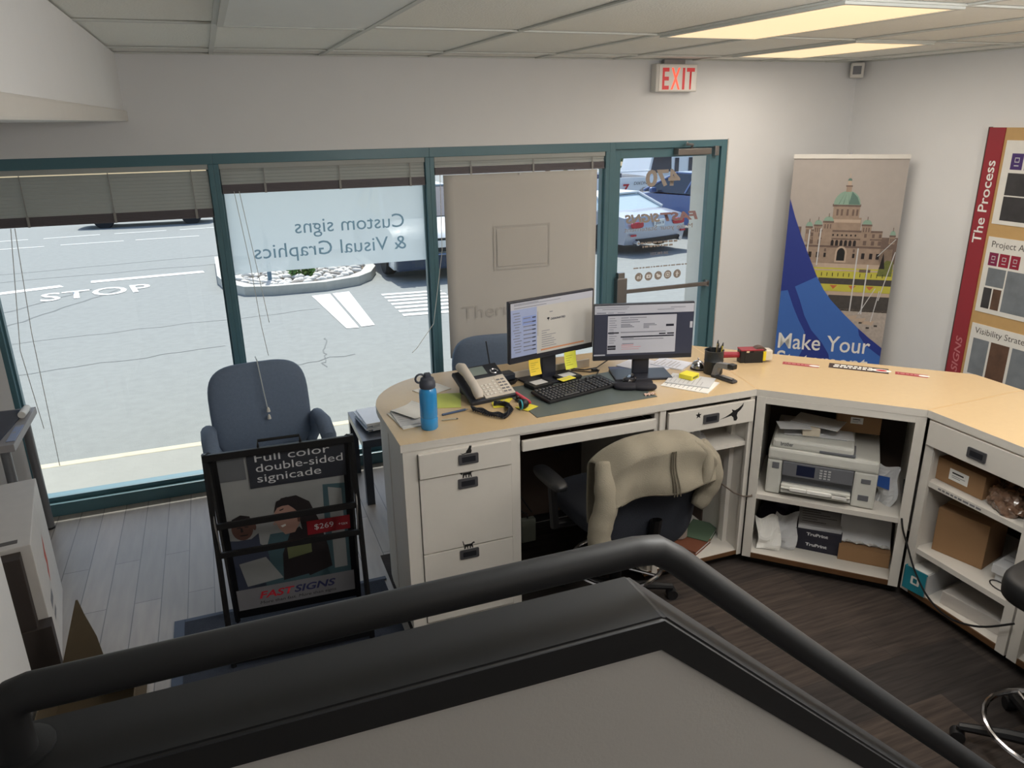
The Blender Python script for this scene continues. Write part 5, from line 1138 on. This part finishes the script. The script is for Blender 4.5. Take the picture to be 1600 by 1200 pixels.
b = flatM(); q = lambda pts, m, l: b.poly(TP, [(x*PW, y*PH_) for x, y in pts], m, l)
q([(0, .16), (1, .16), (1, 1), (0, 1)], LG, 1); q([(0, .40), (.25, .52), (.25, .16), (0, .16)], SH, 2)
q([(.72, .16), (1, .16), (1, .75), (.80, .76), (.78, .30)], TQ, 2); q([(.84, .2), (.95, .2), (.95, .72), (.84, .74)], LG, 3)
q([(.16, .16), (.34, .50), (.62, .50), (.80, .16)], TQ, 2)
# man
b.disc(TP, .13*PW, .565*PH_, .085*PW, .075*PH_, SK1, 4); b.disc(TP, .225*PW, .565*PH_, .015*PW, .022*PH_, SK1, 4, 10); q([(.115, .57), (.13, .57), (.135, .545), (.115, .543)], HR, 6); q([(.05, .585), (.21, .585), (.20, .635), (.13, .65), (.06, .63)], HR, 5); q([(0, .5), (.08, .49), (.18, .49), (.30, .42), (.32, .2), (0, .2)], SH, 3); q([(.06, .34), (.28, .36), (.40, .20), (.10, .18)], LG, 5)
q([(.09, .575), (.12, .577), (.12, .570), (.09, .568)], HR, 6); q([(.15, .577), (.18, .575), (.18, .568), (.15, .570)], HR, 6); q([(.10, .525), (.17, .525), (.16, .518), (.11, .518)], HR, 6)
# woman
q([(.40, .66), (.46, .715), (.58, .72), (.68, .67), (.74, .55), (.80, .36), (.82, .22), (.62, .18), (.56, .30), (.60, .50), (.58, .62), (.48, .66)], HR, 4)
q([(.40, .655), (.50, .675), (.585, .62), (.59, .55), (.54, .49), (.46, .485), (.415, .53), (.40, .56), (.385, .575)], SK2, 5)
q([(.385, .575), (.372, .562), (.392, .553)], SK2, 5); q([(.57, .60), (.595, .585), (.588, .55), (.57, .555)], SK1, 6); q([(.39, .63), (.43, .668), (.52, .668), (.60, .60), (.64, .60), (.60, .70), (.50, .72), (.42, .70)], HR, 6); q([(.435, .645), (.47, .652), (.47, .645), (.44, .638)], HR, 6); q([(.43, .545), (.47, .553), (.475, .542), (.445, .533)], PAPER, 6); q([(.425, .61), (.46, .615), (.46, .606), (.43, .602)], HR, 6)
q([(.50, .49), (.58, .52), (.66, .42), (.70, .20), (.40, .18), (.42, .36)], HR, 3); q([(.46, .32), (.66, .34), (.66, .42), (.46, .40)], LBL, 6)
q([(.24, .80), (1, .80), (1, 1), (.24, 1)], HD, 7); q([(0, .86), (.22, .86), (.22, .985), (0, .985)], mat('poster_pale', (98, 101, 105), .6), 6)
q([(.64, .455), (1, .455), (1, .545), (.64, .545)], PRD2, 7); q([(0, 0), (1, 0), (1, .165), (0, .165)], mat('poster_foot', (128, 127, 132), .6), 7)
b.build('printed_picture', po)
HL = mat('header_letters', (206, 208, 210), .6)
tx = lambda s_, x, y, w_, sz, m, **k: text('lettering', s_, sz, m, po, TP @ Matrix.Translation((x*PW, y*PH_, 0)), width=w_*PW, lay=8, **k)
tx('Full color', .30, .952, .58, .06, HL); tx('double-sided', .30, .893, .68, .06, HL); tx('signicade', .30, .832, .50, .06, HL)
tx('$269', .70, .485, .16, .045, HL); tx('+tax', .90, .487, .08, .025, HL)
tx('FAST', .18, .085, .30, .06, mat('logo_red', (196, 40, 56), .5), shear=.25, bold=.0015); tx('SIGNS', .475, .085, .36, .06, mat('logo_navy', (44, 46, 92), .5), shear=.25, bold=.0015)
tx('More than fast. More than signs.', .18, .045, .66, .026, INK, shear=.15)
place(t, (.135, -1.80, .012), R(-2.5))
# entrance mat
t = thing('entrance_mat', 'dark blue-grey entrance mat with a rubber border on the plank floor', 'mat', (.08, -2.1, 0)); b = M(mat('mat_pile', (46, 52, 66), .95, noise=.25, scale=40, bump=.5, bscale=200)); b.box(-.40, .598, -2.9, -1.50, .0005, .010); b.build('pile', t)
b = M(mat('mat_rubber', (52, 64, 86), .6)); b.box(-.45, -.40, -2.94, -1.47, .0005, .007, .002); b.box(-.40, .612, -1.50, -1.47, .0005, .007, .002); b.box(-.40, .612, -2.94, -2.9, .0005, .007, .002); b.build('border', t)

# ================================================================== SIDE TABLE, LEFT TABLE, CARTONS
t = thing('side_table', 'small black square side table left of the counter', 'side table', (.955, -.34, 0)); BT = mat('black_table', (44, 48, 58), .3); b = M(BT); b.box(.68, 1.23, -.625, -.075, .40, .45, .002); b.build('tabletop', t)
for x in (.68, 1.18):
    for y in (-.625, -.125): b = M(BT); b.box(x, x+.05, y, y+.05, 0, .40); b.build('leg', t)
MAG = [mat('mag_white', (226, 228, 232), .4), mat('mag_blue', (150, 164, 196), .4), mat('mag_grey', (190, 194, 204), .4)]
for k in range(7):
    lab = ['bottom', 'second from bottom', 'third from bottom', 'middle', 'third from top', 'second from top', 'top'][k]+' brochure of the stack on the black side table'
    t = thing('brochure', lab, 'brochure', (0, 0, 0), 'brochures on the side table'); m = MAG[0 if k == 6 else k % 3]; b = M(m); b.box(-.11, .11, -.145, .145, 0, .0085, .001); b.build('cover', t); b = M(PAPER); b.box(-.108, .112, -.1465, .1435, .0015, .007); b.build('pages', t)
    place(t, (.835+.012*math.sin(k*2.1), -.34+.01*math.cos(k*1.7), .4502+.0087*k), R(8+5*math.sin(k*1.9)))
t = thing('side_table', 'grey-topped table with metal legs at the left edge of the photo', 'side table', (-1.45, -.42, 0)); b = M(mat('grey_top', (150, 146, 146), .5)); b.box(-1.75, -1.13, -.73, -.13, .742, .782, .003); b.build('tabletop', t)
LEGM = mat('grey_leg', (120, 120, 122), .35, metal=.4)
for x, y in ((-1.195, -.16), (-1.195, -.66), (-1.69, -.16), (-1.69, -.66)): b = M(LEGM); b.cyl((x, y, .004), (x, y, .742), .025, n=20); b.use(BLACK).cyl((x, y, 0), (x, y, .012), .027, n=20); b.build('leg', t, smooth=True)
t = thing('sign_panel', 'black sign panel with white letters lying on the left table', 'sign panel', (0, 0, 0)); b = M(mat('panel_navy', (34, 44, 66), .3)); b.box(-.28, .28, -.28, .28, 0, .006); b.build('panel', t)
T = fr((.20, -.26, .006), (-.25, 1, 0), (-1, -.25, 0))
text('lettering', 'CILOO', .13, PAPER, t, fr((.10, -.14, .006), (0, 1, 0), (-1, 0, 0)), width=.36); text('lettering', 'X', .05, PAPER2, t, fr((.17, -.13, .006), (.5, 1, 0), (-1, .5, 0)), bold=.001)
place(t, (-1.47, -.43, .783), R(-5))
t = thing('paper_roll', 'small white roll on the left table corner', 'paper roll', (-1.165, -.27, .783)); b = M(PAPER); b.cyl((-1.165, -.32, .803), (-1.16, -.20, .803), .02, n=16); b.build('roll', t, smooth=True)
paper('paper_sheet', 'narrow bluish leaflet at the near corner of the left table', 'paper', (-1.155, -.56, .783), .04, .24, 0, mat('mag_blue', (150, 164, 196)), .003, 2)
# tall white carton by the left wall (turned slightly)
t = thing('white_carton', 'tall white carton with a red logo standing at the left edge', 'carton', (0, 0, 0)); WC = mat('white_carton', (206, 202, 198), .7)
b = M(WC); b.box(-.34, 0, -.74, 0, 0, .66, .004); b.build('carton', t)
b = flatM(); T = fr((.0, -.74, 0), Y, Z3); RO = mat('logo_orange', (200, 96, 80), .6)
b.poly(T, [(.34, .42), (.42, .50), (.42, .44), (.36, .36)], RO); b.poly(T, [(.33, .34), (.41, .42), (.41, .36), (.34, .28)], RO); b.rect(T, .18, .30, .22, .27, GREYI); b.rect(T, .2, .3, .15, .18, GREYI); b.build('red_logo', t)
b = M(mat('slot_dark', (96, 92, 90), .8)); b.box(-.12, -.05, -.70, -.665, .6595, .6605); b.build('hand_slot', t)
CARTON = t
t = thing('shade_block', 'dark brown block standing in for the shaded near side of the white carton', 'carton', (0, 0, 0)); b = M(mat('shade_umber', (58, 50, 46), .85)); b.box(-.33, .012, -.08, 0, 0, .30, .003); b.box(-.33, -.04, -.07, 0, .30, .645, .003); b.build('carton', t); SHADEB = t  # dark block added for the white carton's near side in shadow
place(CARTON, (-1.02, -.93, 0), R(8)); place(SHADEB, (-.914, -1.675, 0), R(8))
t = thing('cardboard_box', 'open olive-brown cardboard box with one flap standing up like a triangle', 'cardboard box', (-.70, -2.05, 0)); b = M(CARDD); b.box(-.90, -.55, -2.25, -1.90, .002, .006)
for x0, x1, y0, y1 in ((-.90, -.896, -2.25, -1.90), (-.554, -.55, -2.25, -1.90), (-.90, -.55, -2.25, -2.246), (-.90, -.55, -1.904, -1.90)): b.box(x0, x1, y0, y1, .002, .19)
b.build('carton', t); b = M(CARDD); b.prism([(-.85, .19), (-.69, .19), (-.70, .30), (-.727, .42), (-.738, .49), (-.746, .49)], facing_room((0, -1.90, 0)), .004); b.build('flap', t)

# ================================================================== BANNER, PROCESS BOARD, EXIT SIGN, SENSOR
A = Vector((4.16, -.215, 0)); B_ = Vector((4.775, -.715, 0)); uu = (B_-A).normalized(); BW = (B_-A).length
t = thing('banner_stand', 'tall roll-up banner with a domed stone building standing in the room corner', 'banner', (A+B_)/2)
TB = fr(A, uu, Z3); zz = lambda z: .951*z+.115
b = M(mat('banner_sky', (176, 168, 162), .6)); b.box(0, BW, .05, 2.035, -.004, 0, T=TB); fab_ = b.build('fabric', t)
b = M(mat('banner_rail', (226, 222, 214), .4)); b.box(-.005, BW+.005, 2.028, 2.06, -.014, .010, .003, T=TB); b.build('top_rail', t)
b = M(STEEL); b.box(-.01, BW+.01, .0, .085, -.07, .05, .012, T=TB); b.build('base_cassette', t)
b = M(STEEL); b.box(BW/2-.01, BW/2+.01, .06, 2.07, -.045, -.025, T=TB); b.build('support_pole', t)
NB = mat('banner_navy', (38, 56, 140), .5, noise=.02); LB = mat('banner_blue', (62, 108, 188), .5, noise=.02); MB_ = mat('banner_blue2', (52, 92, 176), .5, noise=.02)
ST1 = mat('stone_print', (158, 138, 122), .6, noise=.25, scale=30); ST2 = mat('stone_dark', (112, 94, 86), .6, noise=.25, scale=30); ST3 = mat('stone_pale', (190, 170, 152), .6, noise=.1, scale=30); CU = mat('copper_print', (140, 168, 152), .6, noise=.12, scale=30); CU2 = mat('copper_dark', (96, 126, 116), .6); GRS = mat('lawn_print', (196, 190, 76), .6, noise=.1); DKW = mat('dock_print', (70, 66, 64), .6, noise=.3, scale=40); FL = mat('flower_print', (196, 110, 64), .6, noise=.3, scale=60); BOAT = mat('boat_print', (176, 166, 158), .6, noise=.3, scale=50)
b = flatM(); 
def g(pts, m, l): b.poly(TB, [(x*BW, zz(z)) for x, z in pts], m, l)
def gr(x0, x1, z0, z1, m, l): g([(x0, z0), (x1, z0), (x1, z1), (x0, z1)], m, l)
# building mass
gr(.12, .97, 1.19, 1.33, ST1, 2); g([(.19, 1.33), (.86, 1.33), (.86, 1.46), (.19, 1.46)], ST1, 2); gr(.40, .66, 1.40, 1.56, ST1, 3); gr(.38, .655, 1.52, 1.545, ST3, 4); gr(.39, .64, 1.645, 1.665, ST2, 4); gr(.40, .635, 1.56, 1.65, ST1, 3); gr(.86, 1.0, 1.20, 1.41, ST2, 2)
gr(.19, .86, 1.445, 1.46, ST2, 5); gr(.16, .97, 1.32, 1.335, ST2, 5); gr(.19, .86, 1.385, 1.395, ST2, 5)
b.disc(TB, .515*BW, zz(1.66), .118*BW, .108*.951, CU, 5, 24, 0, PI)
for x in (.44, .48, .53, .58): g([(x, 1.665), (x+.006, 1.665), (.515+(x-.515)*.4, 1.75)], CU2, 6)
g([(.53, 1.663), (.63, 1.663), (.60, 1.72), (.55, 1.762)], CU2, 5.5)
gr(.493, .54, 1.76, 1.80, ST1, 6); gr(.487, .546, 1.80, 1.81, ST2, 6); gr(.50, .533, 1.81, 1.845, ST3, 6); b.disc(TB, .5165*BW, zz(1.845), .018*BW, .02, CU2, 6, 12, 0, PI); gr(.513, .52, 1.86, 1.90, ST3, 6)
for x in (.43, .47, .52, .57, .605): gr(x, x+.018, 1.575, 1.625, ST2, 5)
for x, z, s_ in ((.37, 1.53, .045), (.28, 1.50, .035), (.715, 1.51, .042), (.20, 1.485, .03), (.95, 1.43, .025)):
    gr(x-s_, x+s_, 1.36, z, ST1, 6); gr(x-s_*1.1, x+s_*1.1, z-.014, z, ST2, 7); b.disc(TB, x*BW, zz(z), s_*BW, .035, CU, 7, 14, 0, PI); gr(x-.003, x+.003, z+.03, z+.06, ST2, 7)
    for k in range(3): gr(x-s_*.7+k*s_*.55, x-s_*.7+k*s_*.55+.010, z-.06, z-.025, ST2, 7)
gr(.10, .13, 1.38, 1.48, ST2, 6)
for k in range(6):
    b.disc(TB, (.425+.04*k)*BW, zz(1.365), .013*BW, .016, HR, 8, 10, 0, PI); gr(.412+.04*k, .438+.04*k, 1.335, 1.365, HR, 8); b.disc(TB, (.425+.04*k)*BW, zz(1.42), .008*BW, .008, HR, 8, 10)
for x in (.22, .29, .70, .77, .83):
    gr(x, x+.028, 1.235, 1.28, HR, 8); gr(x, x+.028, 1.345, 1.38, ST2, 8); gr(x+.002, x+.024, 1.405, 1.435, ST2, 8)
for x in (.36, .62): gr(x, x+.02, 1.24, 1.275, HR, 8); gr(x, x+.018, 1.285, 1.31, ST2, 8)
b.disc(TB, .515*BW, zz(1.275), .052*BW, .055, ST3, 8, 16, 0, PI); gr(.463, .567, 1.20, 1.275, ST3, 8); b.disc(TB, .515*BW, zz(1.275), .036*BW, .04, INK, 9, 16, 0, PI); gr(.479, .551, 1.215, 1.275, INK, 9)
g([(.26, 1.19), (.97, 1.19), (.92, 1.155), (.30, 1.155)], ST3, 4); gr(.28, 1.0, 1.07, 1.155, GRS, 4); gr(.28, 1.0, 1.13, 1.142, ST3, 5); gr(.70, .80, 1.125, 1.15, ST2, 6)
g([(.86, 1.10), (.99, 1.10), (.99, 1.22), (.93, 1.23), (.87, 1.17)], mat('tree_print', (110, 116, 60), .6, noise=.4, scale=40), 6); g([(.87, 1.16), (.92, 1.16), (.895, 1.29)], HR, 7)
gr(.34, 1.0, 1.02, 1.07, DKW, 5); gr(.36, 1.0, .96, 1.02, GRS, 5)
for x in (.45, .62, .78): g([(x, 1.012), (x+.07, 1.012), (x+.035, .98)], FL, 6)
gr(.42, 1.0, .93, .962, ST3, 5); gr(.45, 1.0, .80, .93, DKW, 5); gr(.55, 1.0, .55, .82, BOAT, 5)
for k in range(5): gr(.62+.07*k, .65+.07*k, .66+.02*(k % 3), .675+.02*(k % 3), DKW, 6)
for k in range(4): g([(.58+.07*k, .78-.02*k), (.66+.08*k, .79-.02*k), (.64+.08*k, .75-.02*k), (.57+.07*k, .76-.02*k)], ST3, 6)
for x, z0, z1 in ((.655, .80, 1.32), (.76, .78, 1.19), (.30, 1.17, 1.47), (.20, 1.28, 1.46)): g([(x, z0), (x+.012, z0), (x+.016, z1), (x+.004, z1)], PAPER2, 10)
for x0, z0, x1, z1 in ((.98, 1.40, .84, 1.26), (.99, 1.30, .90, .90), (.86, 1.0, .74, .78), (.90, .98, .86, .72)): g([(x0, z0), (x0+.008, z0), (x1+.008, z1), (x1, z1)], PAPER2, 10)
for k in range(12): gr(.36+.05*k, .366+.05*k, 1.085, 1.115, INK, 7)
# blue swoosh
cv = [(0, 1.70), (.06, 1.56), (.14, 1.40), (.23, 1.24), (.324, 1.076), (.40, .97), (.475, .889), (.60, .785), (.744, .674), (.87, .58), (1.0, .50)]
g(cv+[(1, .05), (0, .05)], NB, 12)
g([(.13, .985), (.324, 1.076), (.40, .97), (.475, .889), (.60, .785), (.76, .662), (.78, .60), (.85, .52), (1.0, .43), (1.0, .05), (.62, .05), (.52, .42), (.44, .52), (.33, .62), (.25, .74), (.19, .87)], LB, 13)
g([(0, .94), (.065, .953), (.13, .82), (.20, .70), (.27, .60), (.27, .45), (.1, .05), (0, .05)], LB, 13)
g([(.76, .662), (.78, .61), (.85, .53), (1.0, .43), (1.0, .505), (.87, .585)], NB, 14)
b.build('printed_picture', fab_)
tb = lambda s_, x, z, w_, sz: text('lettering', s_, sz, PAPER, fab_, TB @ Matrix.Translation((x*BW, zz(z), 0)), width=w_*BW, lay=15, bold=.0012)
tb('Make Your', .025, .447, .87, .185); tb('Statement', .025, .29, .87, .185)
# process board on the right wall
t = thing('display_board', 'tan display board with a red title strip on the right wall', 'display board', (4.87, -1.9, .3)); XW = 4.87
b = M(mat('board_wood', (196, 160, 106), .6, noise=.08)); b.box(XW-.028, XW-.003, -3.2, -1.255, .30, 2.247); b.build('panel', t)
b = M(mat('board_red', (150, 42, 52), .45, noise=.03)); b.box(XW-.036, XW-.028, -1.372, -1.258, .30, 2.247, .001); b.use(mat('board_edge', (86, 70, 66), .5)).box(XW-.036, XW-.003, -1.256, -1.25, .30, 2.25); st_ = b.build('title_strip', t)
TV = fr((XW-.036, -1.345, 1.36), Z3, Y)
text('lettering', 'The Process', .095, PAPER, st_, fr((XW-.0365, -1.345, 1.50), Z3, Y), width=.54, bold=.001); text('lettering', 'SIGNS', .07, mat('strip_pink', (196, 120, 124), .5), st_, fr((XW-.0365, -1.345, .58), Z3, Y), width=.26, shear=.2, bold=.001)
PURP = mat('icon_purple', (70, 46, 110), .5); MAGE = mat('icon_magenta', (130, 34, 74), .5); CRI = mat('icon_crimson', (150, 30, 56), .5); PH1 = mat('photo_dark', (58, 56, 58), .5, noise=.5, scale=14); PH2 = mat('photo_mid', (120, 126, 132), .5, noise=.4, scale=10); PH3 = mat('photo_brown', (96, 70, 54), .5, noise=.5, scale=16)
def poster(z0, z1, title, icons, pics):
    T = fr((XW-.029, -1.395, z0), (0, -1, 0), Z3); h_ = z1-z0
    b = M(mat('poster_board', (228, 226, 220), .6)); b.box(0, .62, 0, h_, -.001, .004, T=T); p_ = b.build('poster', t)
    T2 = T @ Matrix.Translation((0, 0, .004)); b = flatM()
    for x0, x1, a, c, m in icons+pics: b.rect(T2, x0, x1, a*h_, c*h_, m)
    for x0, x1, a, c, m in icons: b.rect(T2, x0+(x1-x0)*.3, x0+(x1-x0)*.7, (a+(c-a)*.45)*h_, (a+(c-a)*.75)*h_, PAPER2, 2); b.rect(T2, x0+(x1-x0)*.35, x0+(x1-x0)*.65, (a+(c-a)*.5)*h_, (a+(c-a)*.7)*h_, m, 3); b.rect(T2, x0+(x1-x0)*.3, x0+(x1-x0)*.7, (a+(c-a)*.22)*h_, (a+(c-a)*.28)*h_, PAPER2, 2)
    b.build('photographs', p_)
    if title: text('lettering', title, .06, mat('title_grey', (84, 78, 74), .6), p_, T2 @ Matrix.Translation((.03, h_*.87, 0)))
poster(1.64, 2.17, '', [(.055, .135, .66, .85, PURP), (.15, .23, .66, .85, PURP)], [(.05, .22, .355, .62, PH1), (.05, .30, .05, .34, PH1), (.24, .5, .355, .62, PH2)])
poster(1.045, 1.555, 'Project A', [(.03, .095, .63, .80, MAGE), (.105, .175, .63, .80, CRI), (.185, .25, .63, .80, CRI)], [(.04, .17, .36, .60, PH2), (.035, .095, .06, .335, PH1), (.105, .165, .06, .335, PH3), (.18, .4, .06, .60, PH2)])
poster(.45, .96, 'Visibility Strategy', [], [(.03, .15, .30, .80, PH2), (.165, .30, .30, .80, PH3), (.32, .5, .30, .80, PH2), (.03, .3, .05, .27, PH1)])
# exit sign
t = thing('exit_sign', 'red lettered EXIT sign hanging from the ceiling above the door', 'exit sign', (3.17, -.05, 2.60)); b = M(mat('exit_housing', (214, 212, 206), .5)); b.box(3.005, 3.345, -.075, -.005, 2.508, 2.692, .006); b.build('housing', t); b = M(STEEL); b.box(3.08, 3.25, -.055, -.025, 2.692, 2.72); b.build('mount', t)
b = M(mat('exit_face', (232, 226, 218), .4, emit=.05)); b.box(3.03, 3.335, -.079, -.075, 2.515, 2.685, .002); fc = b.build('face', t)
EX = mat('exit_red', (196, 44, 48), .4, emit=.35); EXB = mat('exit_red_bright', (255, 84, 60), .4, emit=1.0)
TE = lambda x: facing_room((x, -.079, 2.527))
for s_, x, m, w_ in (('E', 3.055, EX, .055), ('X', 3.125, EXB, .075), ('I', 3.218, EX, .02), ('T', 3.252, EX, .066)): text('lettering', s_, .198, m, fc, TE(x), width=w_, bold=.004)
t = thing('motion_sensor', 'small white motion sensor in the ceiling corner', 'motion sensor', (4.83, -.05, 2.66)); b = M(WHITE); b.box(-.05, .05, -.035, .035, -.055, .055, .012, T=Matrix.Translation((4.80, -.07, 2.66)) @ Matrix.Rotation(R(-45), 4, 'Z')); b.build('housing', t); b = M(GREYI); b.box(-.03, .03, -.039, -.034, -.03, .03, .003, T=Matrix.Translation((4.80, -.07, 2.66)) @ Matrix.Rotation(R(-45), 4, 'Z')); b.build('lens', t)

# ================================================================== LANDING HALF WALL AND HANDRAIL
y0, y1 = -4.146, -4.006; SLP = .89; XB = .62; XE = 1.95; XL = -.37
def zc(x, z): return z if x <= XB else z-(x-XB)*SLP
b = M(WALL)
b.prism([(XL-.02, 0), (XE, 0), (XE, max(0, zc(XE, 1.494))), (XB, 1.494), (XL-.02, 1.494)], facing_room((0, y1-.004, 0)), y1-y0-.010); struct(b.build('wall_landing'))
b = M(mat('landing_floor', (90, 84, 80), .9)); b.box(-2.2, .62, -9.0, y0+.002, .003, .72)
for k in range(4): b.box(.62+.27*k, .89+.27*k, -5.3, y0+.002, .003, .72-.18*(k+1)+.0)
struct(b.build('floor_landing'))
b = M(RAILG); b.prism([(XL, 1.494), (XB, 1.494), (XE, zc(XE, 1.494)), (XE, zc(XE, 1.552)), (XB+.003, 1.552), (XL, 1.552)], facing_room((0, y1, 0)), y1-y0)
bmesh.ops.bevel(b.bm, geom=[e for e in b.bm.edges], offset=.006, segments=3, affect='EDGES', clamp_overlap=True)
o = b.build('wall_cap', smooth=True); tag(o, 'wide charcoal cap board along the top of the stair half wall', 'wall cap')
t = thing('handrail', 'charcoal pipe handrail bending down along the stair half wall', 'handrail', (.2, -4.076, 1.552)); yr = -4.076
b = M(RAILG)
rail = [(XL+.028, yr, 1.555), (XL+.028, yr, 1.615)]+[(XL+.028+.03*(1-math.cos(a)), yr, 1.617+.03*math.sin(a)) for a in (R(30), R(60), R(90))]+[(.2, yr, 1.647), (.60, yr, 1.646), (.64, yr, 1.640), (.68, yr, 1.612), (1.0, yr, 1.327), (1.55, yr, .843), (2.2, yr, .272)]
b.tube(rail, .0262, 20); b.build('rail', t, smooth=True)
for x in (-.342, 1.80):
    z = 1.552 if x < XB else zc(x, 1.552); b = M(RAILG)
    b.cyl((x, yr+.01, z-.002), (x, yr+.005, z+.085), .007, n=10)
    b.lathe([(.045, 0), (.045, .006), (.03, .010)], (x, yr+.01, z-.002), 16); b.build('rail_bracket', t, smooth=True)
